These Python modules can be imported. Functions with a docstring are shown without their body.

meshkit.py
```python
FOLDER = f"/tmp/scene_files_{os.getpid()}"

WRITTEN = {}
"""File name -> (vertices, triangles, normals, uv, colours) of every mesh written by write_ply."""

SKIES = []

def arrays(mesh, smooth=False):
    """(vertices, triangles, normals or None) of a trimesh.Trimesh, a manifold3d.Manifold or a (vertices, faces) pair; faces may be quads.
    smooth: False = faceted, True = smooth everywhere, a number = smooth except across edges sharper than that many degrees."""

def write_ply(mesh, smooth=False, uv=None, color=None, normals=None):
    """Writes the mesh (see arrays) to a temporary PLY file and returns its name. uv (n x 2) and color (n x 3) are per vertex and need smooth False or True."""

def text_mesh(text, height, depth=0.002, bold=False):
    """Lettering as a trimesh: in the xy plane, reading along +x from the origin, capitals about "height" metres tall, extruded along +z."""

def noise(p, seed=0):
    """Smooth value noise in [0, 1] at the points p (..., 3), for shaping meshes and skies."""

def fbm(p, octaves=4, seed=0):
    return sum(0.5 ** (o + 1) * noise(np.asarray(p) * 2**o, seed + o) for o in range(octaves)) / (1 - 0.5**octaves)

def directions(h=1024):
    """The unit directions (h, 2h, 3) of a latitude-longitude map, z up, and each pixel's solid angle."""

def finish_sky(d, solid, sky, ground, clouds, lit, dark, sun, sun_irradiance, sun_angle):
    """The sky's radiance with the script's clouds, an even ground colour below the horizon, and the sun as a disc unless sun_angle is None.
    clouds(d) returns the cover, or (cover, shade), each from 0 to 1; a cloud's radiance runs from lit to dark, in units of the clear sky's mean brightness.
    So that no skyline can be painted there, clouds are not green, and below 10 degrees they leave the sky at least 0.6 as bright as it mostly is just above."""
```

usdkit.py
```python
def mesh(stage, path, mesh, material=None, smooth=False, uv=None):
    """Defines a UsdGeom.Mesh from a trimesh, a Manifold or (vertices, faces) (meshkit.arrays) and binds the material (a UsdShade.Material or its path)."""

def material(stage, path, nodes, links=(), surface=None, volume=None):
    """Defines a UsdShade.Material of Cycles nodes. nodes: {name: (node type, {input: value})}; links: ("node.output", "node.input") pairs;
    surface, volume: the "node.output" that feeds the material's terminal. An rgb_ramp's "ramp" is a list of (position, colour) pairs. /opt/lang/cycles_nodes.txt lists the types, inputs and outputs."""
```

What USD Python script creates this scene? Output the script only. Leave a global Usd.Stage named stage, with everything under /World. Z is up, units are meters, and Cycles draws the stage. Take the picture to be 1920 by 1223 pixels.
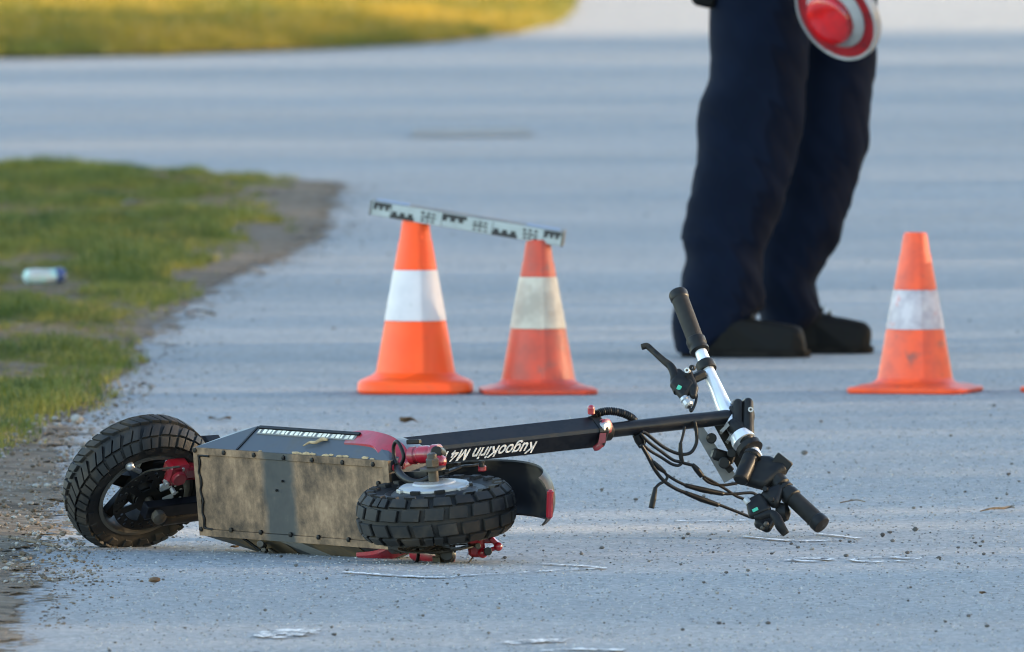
import math, numpy as np, trimesh, manifold3d as m3, usdkit, meshkit
from pxr import Usd, UsdGeom, UsdLux, UsdShade, Gf, Sdf, Vt
from scipy.spatial import ConvexHull
import shapely.geometry as sg
from shapely import affinity

stage = Usd.Stage.CreateInMemory()
UsdGeom.SetStageUpAxis(stage, "Z"); UsdGeom.SetStageMetersPerUnit(stage, 1.0)
UsdGeom.Xform.Define(stage, "/World")

# ------------------------------------------------------------------ camera, sky, sun, exposure
CAM = np.array([0.0, -38.94, 1.5]); FPX = 44000.0; PITCH = math.atan((611.5 + 667.0) / FPX)
EXPOSURE = 2.62
SUN_AZ, SUN_EL = math.atan2(0.90, 0.22), math.radians(10.5)      # azimuth = atan2(x, y) of the direction to the sun
SUN_I, SKY_S = 1.05, 0.12
TREE_Y = [-3.0, 1.2, 5.4, 9.6, 13.8, 18.0, 22.3, 26.8, 31.4, 36.0, 40.6, 45.0, 49.4, 55.0]
cam = UsdGeom.Camera.Define(stage, "/World/camera")
cam.AddTranslateOp().Set(Gf.Vec3d(*map(float, CAM))); cam.AddRotateXOp().Set(90.0 - math.degrees(PITCH))
cam.CreateHorizontalApertureAttr(36.0); cam.CreateFocalLengthAttr(36.0 * FPX / 1920.0)
cam.CreateFStopAttr(36.0 * FPX / 1920.0 / 38.0); cam.CreateFocusDistanceAttr(38.75)
cam.CreateExposureAttr(EXPOSURE); cam.CreateClippingRangeAttr(Gf.Vec2f(0.5, 5000.0))
SUN = np.array([math.sin(SUN_AZ) * math.cos(SUN_EL), math.cos(SUN_AZ) * math.cos(SUN_EL), math.sin(SUN_EL)])
sun = UsdLux.DistantLight.Define(stage, "/World/sun")
sun.CreateIntensityAttr(SUN_I); sun.CreateAngleAttr(0.7); sun.CreateColorAttr(Gf.Vec3f(1.0, 0.74, 0.46)); sun.CreateNormalizeAttr(True)
sun.AddRotateXYZOp().Set(Gf.Vec3f(math.degrees(math.pi / 2 - SUN_EL), 0.0, -math.degrees(SUN_AZ) + 180.0))
dome = UsdLux.DomeLight.Define(stage, "/World/sky"); dome.CreateIntensityAttr(1.0)
sky_mat = usdkit.material(stage, "/World/Looks/sky", {
    "sky": ("sky_texture", {"sky_type": "single_scattering", "sun_disc": False, "sun_elevation": SUN_EL, "sun_rotation": SUN_AZ, "ozone_density": 1.15, "aerosol_density": 0.5}),
    "bg": ("background_shader", {"strength": SKY_S})}, [("sky.color", "bg.color")], surface="bg.background")
UsdShade.MaterialBindingAPI.Apply(dome.GetPrim()).Bind(sky_mat)
dome.GetPrim().SetCustomDataByKey("kind", "structure")

# ------------------------------------------------------------------ helpers
F_ = np.array([0, math.cos(PITCH), -math.sin(PITCH)]); U_ = np.array([0, math.sin(PITCH), math.cos(PITCH)]); X_ = np.array([1.0, 0, 0]); Z_ = np.array([0, 0, 1.0])
def ray(u, v): return F_ * FPX + X_ * (u - 960.0) - U_ * (v - 611.5)
def W(u, v, y):
    r = ray(u, v); return CAM + r * ((y - CAM[1]) / r[1])
def G(u, v, z=0.0):
    r = ray(u, v); return CAM + r * ((z - CAM[2]) / r[2])
def unit(a): a = np.asarray(a, float); return a / np.linalg.norm(a)
def frame(a):
    a = unit(a); h = Z_ if abs(a[2]) < 0.9 else X_
    e1 = unit(np.cross(h, a)); return e1, np.cross(a, e1), a
cat = trimesh.util.concatenate
def T(v, f): return trimesh.Trimesh(np.asarray(v, float), np.asarray(f, int), process=False)
def hull(p):
    p = np.asarray(p, float); h = trimesh.convex.convex_hull(p); return h
def lathe(prof, c, a, n=40, closed=True):
    """prof: list of (radius, height along a) from c."""
    e1, e2, a = frame(a); t = np.linspace(0, 2 * np.pi, n, endpoint=False)
    ring = np.cos(t)[:, None] * e1 + np.sin(t)[:, None] * e2
    v = np.vstack([np.asarray(c) + r * ring + h * a for r, h in prof]); f = []
    for i in range(len(prof) - 1):
        for j in range(n):
            k = (j + 1) % n; f += [[i * n + j, i * n + k, (i + 1) * n + k], [i * n + j, (i + 1) * n + k, (i + 1) * n + j]]
    if closed:
        m = len(v); v = np.vstack([v, np.asarray(c) + prof[0][1] * a, np.asarray(c) + prof[-1][1] * a])
        for j in range(n):
            k = (j + 1) % n; f += [[m, k, j], [m + 1, (len(prof) - 1) * n + j, (len(prof) - 1) * n + k]]
    return T(v, f)
def cyl(p, q, r, n=20, ch=None):
    p, q = np.asarray(p, float), np.asarray(q, float); L = np.linalg.norm(q - p); ch = min(r * 0.18, L * 0.2) if ch is None else ch
    return lathe([(r - ch, 0), (r, ch), (r, L - ch), (r - ch, L)], p, q - p, n)
def ring_lathe(prof, c, a, n=48):
    return lathe(prof + [prof[0]], c, a, n, closed=False)
def spline(P, n=8):
    P = np.asarray(P, float)
    if len(P) < 3: return P
    Q = np.vstack([2 * P[0] - P[1], P, 2 * P[-1] - P[-2]]); out = []
    for i in range(1, len(Q) - 2):
        for t in np.linspace(0, 1, n, endpoint=False):
            a, b, c, d = Q[i - 1:i + 3]
            out.append(0.5 * (2 * b + (c - a) * t + (2 * a - 5 * b + 4 * c - d) * t ** 2 + (3 * b - a - 3 * c + d) * t ** 3))
    return np.vstack(out + [P[-1]])
def tube(P, r, n=10, smooth=True, seg=8, flat=None):
    """r: number or list per control point; flat=(vector, factor) squeezes the section along a vector."""
    P = np.asarray(P, float); rr = np.full(len(P), r) if np.ndim(r) == 0 else np.asarray(r, float)
    if smooth and len(P) > 2:
        Q = spline(P, seg); rr = np.interp(np.linspace(0, len(P) - 1, len(Q)), np.arange(len(P)), rr)
    else: Q = P
    tg = np.gradient(Q, axis=0); tg /= np.maximum(np.linalg.norm(tg, axis=1, keepdims=True), 1e-12)
    e = frame(tg[0])[0]; v = []; t = np.linspace(0, 2 * np.pi, n, endpoint=False)
    for q, d, r_ in zip(Q, tg, rr):
        e = unit(e - d * (e @ d)); b = np.cross(d, e)
        s = np.cos(t)[:, None] * e * r_ + np.sin(t)[:, None] * b * r_
        if flat is not None:
            fv = unit(flat[0]); s = s - (s @ fv)[:, None] * fv * (1 - flat[1])
        v.append(q + s)
    m = len(Q); v = np.vstack(v + [Q[:1], Q[-1:]]); f = []
    for i in range(m - 1):
        for j in range(n):
            k = (j + 1) % n; f += [[i * n + j, i * n + k, (i + 1) * n + k], [i * n + j, (i + 1) * n + k, (i + 1) * n + j]]
    for j in range(n):
        k = (j + 1) % n; f += [[m * n, k, j], [m * n + 1, (m - 1) * n + j, (m - 1) * n + k]]
    return T(v, f)
def cbox(c, ax, half, ch=0.0015):
    """box at c with axes ax (3 rows), half sizes, chamfered edges"""
    ax = np.array([unit(a) for a in ax]); half = np.asarray(half, float); ch = min(ch, half.min() * 0.6); p = []
    for s in np.ndindex(2, 2, 2):
        sg_ = np.array(s) * 2 - 1
        for k in range(3):
            h = half - ch; h[k] = half[k]; p.append(np.asarray(c) + (sg_ * h) @ ax)
    return hull(p)
def bar(p, q, w, h, up, ch=0.0015):
    p, q = np.asarray(p, float), np.asarray(q, float); d = unit(q - p); up = unit(np.asarray(up) - d * (np.asarray(up) @ d)); s = np.cross(d, up)
    return cbox((p + q) / 2, (d, s, up), (np.linalg.norm(q - p) / 2, w / 2, h / 2), ch)
def ball(c, r, sub=2): 
    m = trimesh.creation.icosphere(sub, r); m.apply_translation(c); return m
def prism(poly, o, ex, ey, ez, t):
    """polygon (2-D points or shapely) in the plane o, ex, ey extruded by t along ez"""
    poly = poly if hasattr(poly, "exterior") else sg.Polygon(poly)
    m = trimesh.creation.extrude_polygon(poly, t, engine="earcut"); v = m.vertices
    return T(np.asarray(o) + v[:, :1] * unit(ex) + v[:, 1:2] * unit(ey) + v[:, 2:] * unit(ez), m.faces if np.dot(np.cross(unit(ex), unit(ey)), unit(ez)) > 0 else m.faces[:, ::-1])
def ribbon(A, B, thick):
    A, B, thick = spline(A, 6), spline(B, 6), np.asarray(thick, float); n = len(A)
    v = np.vstack([A, B, A + thick, B + thick]); f = []
    for i in range(n - 1):
        for a, b, fl in ((0, n, 0), (2 * n, 3 * n, 1), (0, 2 * n, 1), (n, 3 * n, 0)):
            q = [[a + i, a + i + 1, b + i + 1], [a + i, b + i + 1, b + i]]; f += [x[::-1] for x in q] if fl else q
    for i, fl in ((0, 0), (n - 1, 1)):
        q = [[i, n + i, 3 * n + i], [i, 3 * n + i, 2 * n + i]]; f += [x[::-1] for x in q] if fl else q
    m = T(v, f); m.merge_vertices(); trimesh.repair.fix_normals(m); return m

used = {}
def path_for(parent, name):
    base = (parent.GetPath().pathString if parent is not None else "/World") + "/" + name
    k = used.get(base, -1) + 1; used[base] = k
    return base if k == 0 else f"{base}_{k:03d}"
def data(p, **kw):
    for k, v in kw.items():
        if v: p.SetCustomDataByKey(k, v)
    return p
BASE = {}
def thing(name, label, category, loc=(0, 0, 0), group=None):
    x = UsdGeom.Xform.Define(stage, path_for(None, name)); x.AddTranslateOp().Set(Gf.Vec3d(*map(float, loc)))
    BASE[x.GetPath().pathString] = np.asarray(loc, float)
    return data(x.GetPrim(), label=label, category=category, group=group)
def obj(parent, name, mesh, mat, smooth=35, label=None, **kw):
    """mesh in world coordinates; made local to its thing"""
    if parent is not None:
        top = "/".join(parent.GetPath().pathString.split("/")[:3])
        if np.any(BASE.get(top, np.zeros(3))): mesh = T(mesh.vertices - BASE[top], mesh.faces)
    p = usdkit.mesh(stage, path_for(parent, name), mesh, mat, smooth).GetPrim()
    return data(p, label=label, **kw)

# ------------------------------------------------------------------ materials
def mat(name, color, rough=0.5, metallic=0.0, color2=None, scale=20.0, detail=5.0, lo=0.4, hi=0.65, bump=0.0, bscale=200.0, spec=0.5, coat=0.0, stretch=None, rvar=0.0, trans=0.0, bdist=0.002, third=None, tscale=6.0, tlo=0.55, thi=0.7):
    n = {"p": ("principled_bsdf", {"base_color": color, "roughness": rough, "metallic": metallic, "specular_ior_level": spec, "coat_weight": coat, "coat_roughness": 0.1}), "g": ("geometry", {})}
    l = []; src = "g.position"
    if stretch is not None:
        n["mp"] = ("mapping", {"mapping_type": "point", "scale": stretch}); l.append(("g.position", "mp.vector")); src = "mp.vector"
    last = None
    if color2 is not None:
        n["n"] = ("noise_texture", {"scale": scale, "detail": detail, "roughness": 0.62}); n["r"] = ("map_range", {"from_min": lo, "from_max": hi, "clamp": True})
        n["m"] = ("mix_color", {"a": color, "b": color2}); l += [(src, "n.vector"), ("n.fac", "r.value"), ("r.result", "m.fac"), ("m.result", "p.base_color")]; last = "m.result"
        if rvar:
            n["rr"] = ("map_range", {"from_min": 0.0, "from_max": 1.0, "to_min": rough, "to_max": rough + rvar, "clamp": True}); l += [("r.result", "rr.value"), ("rr.result", "p.roughness")]
    if third is not None:
        n["n3"] = ("noise_texture", {"scale": tscale, "detail": 6.0, "roughness": 0.65}); n["r3"] = ("map_range", {"from_min": tlo, "from_max": thi, "clamp": True})
        n["m3"] = ("mix_color", {"a": color, "b": third}); l = [x for x in l if x[1] != "p.base_color"]
        l += [(src, "n3.vector"), ("n3.fac", "r3.value"), ("r3.result", "m3.fac"), ("m3.result", "p.base_color")]
        if last: l.append((last, "m3.a"))
    if bump:
        n["bn"] = ("noise_texture", {"scale": bscale, "detail": 4.0, "roughness": 0.6}); n["b"] = ("bump", {"strength": bump, "distance": bdist})
        l += [(src, "bn.vector"), ("bn.fac", "b.height"), ("b.normal", "p.normal")]
    surf = "p.BSDF"
    if trans:
        n["t"] = ("translucent_bsdf", {"color": color}); n["x"] = ("mix_closure", {"fac": trans}); l += [("p.BSDF", "x.closure1"), ("t.BSDF", "x.closure2")]; surf = "x.closure"
        if last: l.append((last, "t.color"))
    return usdkit.material(stage, "/World/Looks/" + name, n, l, surface=surf)

M = {}
# asphalt: fine aggregate, large worn tones, fine relief
M["asphalt"] = usdkit.material(stage, "/World/Looks/asphalt", {
    "g": ("geometry", {}), "p": ("principled_bsdf", {"roughness": 0.82, "specular_ior_level": 0.4}),
    "n1": ("voronoi_texture", {"scale": 130.0, "randomness": 1.0}), "h": ("hsv", {"saturation": 0.0}), "bw": ("rgb_to_bw", {}),
    "r1": ("rgb_ramp", {"ramp": [(0.0, (0.085, 0.092, 0.10)), (0.35, (0.185, 0.197, 0.210)), (0.7, (0.225, 0.235, 0.245)), (1.0, (0.36, 0.365, 0.365))]}),
    "n2": ("noise_texture", {"scale": 0.55, "detail": 6.0, "roughness": 0.6}), "r2": ("map_range", {"from_min": 0.3, "from_max": 0.72, "to_min": 0.90, "to_max": 1.09, "clamp": True}),
    "n3": ("noise_texture", {"scale": 26.0, "detail": 5.0, "roughness": 0.7}), "r3": ("map_range", {"from_min": 0.25, "from_max": 0.75, "to_min": 0.80, "to_max": 1.17, "clamp": True}),
    "mm": ("math", {"math_type": "multiply"}), "ms": ("vector_math", {"math_type": "scale"}),
    "nb": ("noise_texture", {"scale": 170.0, "detail": 3.0, "roughness": 0.6}), "b": ("bump", {"strength": 0.75, "distance": 0.004})},
    [("g.position", "n1.vector"), ("n1.color", "bw.color"), ("bw.val", "r1.fac"), ("g.position", "n2.vector"), ("n2.fac", "r2.value"), ("g.position", "n3.vector"), ("n3.fac", "r3.value"),
     ("r2.result", "mm.value1"), ("r3.result", "mm.value2"), ("r1.color", "ms.vector1"), ("mm.value", "ms.scale"), ("ms.vector", "p.base_color"),
     ("g.position", "nb.vector"), ("nb.fac", "b.height"), ("b.normal", "p.normal")], surface="p.BSDF")
M["dirt"] = mat("dirt", (0.085, 0.067, 0.050), 0.95, color2=(0.17, 0.138, 0.108), scale=22, bump=0.9, bscale=90, bdist=0.01, spec=0.2, third=(0.034, 0.028, 0.022), tscale=5, tlo=0.5, thi=0.68)
M["soil"] = mat("lawn_soil", (0.07, 0.075, 0.035), 0.95, color2=(0.14, 0.12, 0.07), scale=9, spec=0.2)
M["grass"] = mat("grass", (0.095, 0.132, 0.022), 0.55, color2=(0.27, 0.225, 0.050), scale=4.0, lo=0.36, hi=0.62, trans=0.35, spec=0.2, stretch=(1.0, 0.25, 1.0))
M["grass_b"] = mat("grass_dark", (0.048, 0.078, 0.020), 0.6, color2=(0.135, 0.155, 0.032), scale=6.0, trans=0.3, spec=0.2, stretch=(1.0, 0.25, 1.0))
M["grass_far"] = mat("grass_far", (0.075, 0.10, 0.014), 0.55, color2=(0.33, 0.23, 0.030), scale=1.6, lo=0.38, hi=0.62, stretch=(1.0, 0.35, 1.0), trans=0.4, spec=0.3)
M["straw"] = mat("straw", (0.19, 0.145, 0.085), 0.8, color2=(0.11, 0.08, 0.045), scale=15, spec=0.2)
M["bark"] = mat("bark", (0.09, 0.07, 0.05), 0.9, color2=(0.16, 0.13, 0.10), scale=8, bump=0.5, bscale=20, bdist=0.02)
M["leaf"] = mat("leaf", (0.05, 0.075, 0.02), 0.6, color2=(0.09, 0.10, 0.03), scale=2, trans=0.3)
M["rubber"] = mat("tyre_rubber", (0.0085, 0.009, 0.010), 0.60, color2=(0.045, 0.036, 0.028), scale=22, detail=7, lo=0.46, hi=0.76, bump=0.3, bscale=300, bdist=0.001, rvar=0.3, spec=0.22)
M["rubber_clean"] = mat("side_rubber", (0.006, 0.006, 0.007), 0.55, color2=(0.03, 0.042, 0.035), scale=35, lo=0.52, hi=0.8, rvar=0.3)
M["plastic"] = mat("black_plastic", (0.0035, 0.0035, 0.004), 0.36, color2=(0.007, 0.007, 0.007), scale=60, rvar=0.25, spec=0.22)
M["black_paint"] = mat("black_paint", (0.003, 0.0035, 0.0055), 0.30, color2=(0.0045, 0.005, 0.007), scale=30, rvar=0.12, bump=0.03, bscale=900, bdist=0.0004, spec=0.22)
M["black_metal"] = mat("black_metal", (0.0055, 0.0055, 0.006), 0.42, 0.2, color2=(0.028, 0.022, 0.016), scale=45, lo=0.52, hi=0.75, rvar=0.35, spec=0.22)
M["grip"] = mat("grip_rubber", (0.0065, 0.0058, 0.005), 0.6, color2=(0.012, 0.0105, 0.009), scale=70, bump=0.35, bscale=1100, bdist=0.0006, spec=0.22)
M["cable"] = mat("cable_black", (0.0035, 0.0035, 0.004), 0.42, spec=0.22)
M["rim_grey"] = mat("rim_grey", (0.030, 0.029, 0.028), 0.5, 0.2, color2=(0.055, 0.048, 0.040), scale=40)
M["deck_side"] = mat("deck_side_paint", (0.026, 0.030, 0.037), 0.36, 0.15, color2=(0.045, 0.043, 0.040), scale=14, detail=8, lo=0.5, hi=0.8, rvar=0.35)
M["deck_dirty"] = mat("deck_low_side", (0.035, 0.030, 0.022), 0.45, 0.1, color2=(0.15, 0.095, 0.042), scale=18, detail=8, lo=0.42, hi=0.7, rvar=0.35, third=(0.03, 0.03, 0.03), tscale=9)
M["red"] = mat("red_paint", (0.185, 0.004, 0.012), 0.28, 0.0, color2=(0.12, 0.004, 0.008), scale=25, coat=0.6, rvar=0.25, third=(0.10, 0.055, 0.035), tscale=24, tlo=0.62, thi=0.78)
M["steel"] = mat("bright_steel", (0.34, 0.35, 0.37), 0.38, 0.8, color2=(0.35, 0.33, 0.30), scale=40, rvar=0.25)
M["dull_steel"] = mat("dull_steel", (0.055, 0.049, 0.043), 0.45, 0.6, color2=(0.05, 0.04, 0.028), scale=60, rvar=0.3)
M["silver"] = mat("silver_bar", (0.60, 0.61, 0.64), 0.27, 0.6, color2=(0.54, 0.54, 0.55), scale=25)
M["alu_grey"] = mat("grey_bracket", (0.115, 0.12, 0.125), 0.42, 0.2, color2=(0.14, 0.14, 0.14), scale=30)
M["print"] = mat("white_print", (0.62, 0.62, 0.62), 0.5, color2=(0.42, 0.42, 0.42), scale=120)
M["green_print"] = mat("green_print", (0.03, 0.33, 0.22), 0.5)
M["led"] = mat("led_cover", (0.62, 0.60, 0.52), 0.35, color2=(0.30, 0.28, 0.24), scale=50)
M["mud"] = mat("dry_mud", (0.33, 0.245, 0.15), 0.95, color2=(0.17, 0.125, 0.08), scale=60, bump=0.6, bscale=200, spec=0.15)
M["tail_red"] = mat("tail_light_red", (0.13, 0.004, 0.009), 0.18, coat=0.5)
M["fender_in"] = mat("fender_plastic", (0.006, 0.006, 0.007), 0.42, color2=(0.06, 0.048, 0.034), scale=17, detail=8, lo=0.48, hi=0.72, rvar=0.4, spec=0.22)
M["orange_new"] = mat("cone_orange_clean", (0.78, 0.060, 0.004), 0.5, color2=(0.72, 0.075, 0.008), scale=14, spec=0.3, third=(0.42, 0.08, 0.03), tscale=30, tlo=0.62, thi=0.85)
M["orange_mid"] = mat("cone_orange_dirty", (0.46, 0.038, 0.011), 0.5, color2=(0.31, 0.034, 0.015), scale=18, third=(0.17, 0.06, 0.045), tscale=26, tlo=0.56, thi=0.78)
M["orange_old"] = mat("cone_orange_scuffed", (0.66, 0.060, 0.008), 0.5, color2=(0.48, 0.046, 0.014), scale=22, third=(0.12, 0.05, 0.04), tscale=16, tlo=0.58, thi=0.74)
M["band_new"] = mat("band_white_clean", (0.48, 0.435, 0.445), 0.5, color2=(0.42, 0.38, 0.40), third=(0.30, 0.27, 0.25), tscale=28, tlo=0.6, thi=0.8, scale=15)
M["band_mid"] = mat("band_white_dirty", (0.40, 0.345, 0.285), 0.5, color2=(0.27, 0.225, 0.185), scale=20, third=(0.28, 0.21, 0.16), tscale=35, tlo=0.58, thi=0.75)
M["band_old"] = mat("band_white_scuffed", (0.42, 0.37, 0.39), 0.5, color2=(0.24, 0.21, 0.235), scale=26, third=(0.48, 0.14, 0.12), tscale=34, tlo=0.58, thi=0.66)
M["cloth"] = mat("navy_cloth", (0.0014, 0.0034, 0.0100), 0.9, color2=(0.0023, 0.0050, 0.0138), scale=8, bump=0.4, bscale=500, bdist=0.001, spec=0.08)
M["boot"] = mat("black_leather", (0.0025, 0.0026, 0.003), 0.6, color2=(0.0055, 0.005, 0.0045), scale=30, rvar=0.2, bump=0.3, bscale=250, bdist=0.001, spec=0.12)
M["sole"] = mat("boot_sole", (0.0045, 0.004, 0.004), 0.8, color2=(0.010, 0.009, 0.008), scale=40, spec=0.08)
M["skin"] = mat("skin", (0.50, 0.30, 0.22), 0.5)
M["hair"] = mat("hair", (0.035, 0.022, 0.014), 0.6)
M["eye"] = mat("eye_white", (0.7, 0.7, 0.7), 0.2)
M["white_plastic"] = mat("white_plastic", (0.25, 0.25, 0.26), 0.45, color2=(0.21, 0.21, 0.215), scale=30)
M["red_foil"] = mat("red_foil", (0.16, 0.003, 0.005), 0.35, color2=(0.07, 0.003, 0.005), scale=45, lo=0.5, hi=0.7)
M["red_lens"] = mat("red_lens", (0.36, 0.005, 0.006), 0.16, color2=(0.24, 0.006, 0.008), scale=40, coat=0.6)
M["chalk"] = mat("chalk", (0.74, 0.75, 0.76), 0.95, color2=(0.215, 0.225, 0.235), scale=120, lo=0.42, hi=0.58, spec=0.05)
M["twig"] = mat("twig", (0.075, 0.055, 0.038), 0.9, color2=(0.13, 0.10, 0.07), scale=80, spec=0.2)
M["dead_leaf"] = mat("dead_leaf", (0.075, 0.045, 0.026), 0.8, color2=(0.13, 0.085, 0.05), scale=60, spec=0.2)
M["stone"] = mat("stone", (0.11, 0.105, 0.10), 0.85, color2=(0.23, 0.22, 0.205), scale=40, bump=0.4, bscale=150)
M["grit"] = mat("grit", (0.025, 0.024, 0.024), 0.85, color2=(0.09, 0.085, 0.08), scale=9)
M["can_white"] = mat("can_white", (0.42, 0.40, 0.37), 0.35, 0.2, color2=(0.30, 0.52, 0.46), scale=30)
M["can_blue"] = mat("can_blue", (0.045, 0.06, 0.15), 0.3, 0.3)
M["bar_white"] = mat("scale_white", (0.30, 0.33, 0.335), 0.5, color2=(0.25, 0.275, 0.275), scale=40)
M["bar_side"] = mat("scale_side", (0.15, 0.135, 0.115), 0.55, color2=(0.115, 0.10, 0.085), scale=25)
M["bar_label"] = mat("scale_label", (0.13, 0.16, 0.22), 0.45)
M["bar_black"] = mat("scale_black", (0.012, 0.012, 0.013), 0.5)

# deck bottom plate: dried dirt with one wiped, clean band across it
D0 = W(368.5, 921.5, -0.13); PSI = math.radians(50)
DR = unit([math.cos(PSI), -math.sin(PSI), -0.018]); DS = unit([-0.08, -0.09, 0.99]); DS = unit(DS - DR * (DS @ DR)); DB = np.cross(DR, DS)   # rear, side (up), bottom normal (to the camera)
def D(l, s, d): return D0 + l * DR + s * DS - d * DB
def plate_mat():
    n = {"g": ("geometry", {}), "s": ("vector_math", {"math_type": "subtract", "vector2": D0}), "d": ("vector_math", {"math_type": "dot_product", "vector2": DR}),
         "e": ("noise_texture", {"scale": 28.0, "detail": 4.0}), "ea": ("math", {"math_type": "multiply_add", "value2": 0.022, "value3": -0.011}), "eb": ("math", {"math_type": "add"}),
         "c": ("math", {"math_type": "subtract", "value2": 0.216}), "a": ("math", {"math_type": "absolute"}), "r": ("map_range", {"from_min": 0.030, "from_max": 0.046, "to_min": 0.0, "to_max": 1.0, "clamp": True}),
         "n1": ("noise_texture", {"scale": 15.0, "detail": 9.0, "roughness": 0.72}), "r1": ("rgb_ramp", {"ramp": [(0.30, (0.022, 0.015, 0.010)), (0.42, (0.078, 0.051, 0.032)), (0.54, (0.155, 0.099, 0.060)), (0.70, (0.26, 0.172, 0.106))]}),
         "mp": ("mapping", {"mapping_type": "point", "scale": (1.0, 1.0, 0.30)}), "n2": ("noise_texture", {"scale": 75.0, "detail": 5.0, "roughness": 0.7}), "r2": ("map_range", {"from_min": 0.3, "from_max": 0.7, "to_min": 0.70, "to_max": 1.22, "clamp": True}),
         "ms": ("vector_math", {"math_type": "scale"}), "n3": ("noise_texture", {"scale": 40.0, "detail": 6.0, "roughness": 0.65}), "r3": ("rgb_ramp", {"ramp": [(0.3, (0.017, 0.019, 0.021)), (0.6, (0.027, 0.028, 0.028)), (0.8, (0.055, 0.047, 0.038))]}),
         "m": ("mix_color", {}), "rg": ("map_range", {"from_min": 0.0, "from_max": 1.0, "to_min": 0.5, "to_max": 0.9, "clamp": True}),
         "b": ("bump", {"strength": 0.35, "distance": 0.0015}), "p": ("principled_bsdf", {"specular_ior_level": 0.35})}
    l = [("g.position", "s.vector1"), ("s.vector", "d.vector1"), ("g.position", "e.vector"), ("e.fac", "ea.value1"), ("d.value", "eb.value1"), ("ea.value", "eb.value2"), ("eb.value", "c.value1"), ("c.value", "a.value1"), ("a.value", "r.value"),
         ("g.position", "n1.vector"), ("n1.fac", "r1.fac"), ("g.position", "mp.vector"), ("mp.vector", "n2.vector"), ("n2.fac", "r2.value"), ("r1.color", "ms.vector1"), ("r2.result", "ms.scale"), ("g.position", "n3.vector"), ("n3.fac", "r3.fac"),
         ("r3.color", "m.a"), ("ms.vector", "m.b"), ("r.result", "m.fac"), ("m.result", "p.base_color"), ("r.result", "rg.value"), ("rg.result", "p.roughness"), ("n1.fac", "b.height"), ("b.normal", "p.normal")]
    return usdkit.material(stage, "/World/Looks/plate_dirty", n, l, surface="p.BSDF")
M["plate"] = plate_mat()
rng = np.random.default_rng(7)

# ------------------------------------------------------------------ the setting: ground, path, verges
def relief(p, d, amp, freq, seed): return amp * np.clip((d - 0.06) / 0.35, 0, 1) * (0.3 + meshkit.fbm(np.c_[p * freq, np.zeros(len(p))], 4, seed))
def sheet(poly, z, step, amp=0.0, freq=3.0, seed=0, ragged=0.0):
    """closed outline -> gridded sheet with soft relief"""
    poly = sg.Polygon(poly); x0, y0, x1, y1 = poly.bounds
    xs, ys = np.arange(x0, x1 + step, step), np.arange(y0, y1 + step * 3, step * 3)
    gx, gy = np.meshgrid(xs, ys); p = np.c_[gx.ravel(), gy.ravel()]
    import shapely
    d = np.where(shapely.contains_xy(poly, p), shapely.distance(shapely.points(p), poly.exterior), -1.0)
    zz = z + relief(p, d, amp, freq, seed)
    n = len(xs); i = (np.arange(len(ys) - 1)[:, None] * n + np.arange(n - 1)).ravel()
    f = np.vstack([np.c_[i, i + 1, i + n + 1], np.c_[i, i + n + 1, i + n]])
    if ragged:
        q = meshkit.fbm(np.c_[p[:, 0] * 14, p[:, 1] * 5.0, np.full(len(p), 4.4)], 5, seed + 2); keepv = (d > 0) & (d > ragged * ((q - 0.33) * 2.2 + np.random.default_rng(seed).uniform(-0.15, 0.95, len(p))))
        keep = keepv[f].all(1)
    else: keep = (d[f] > -0.5).all(1)
    m = T(np.c_[p, zz], f[keep]); m.remove_unreferenced_vertices(); return m
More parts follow.
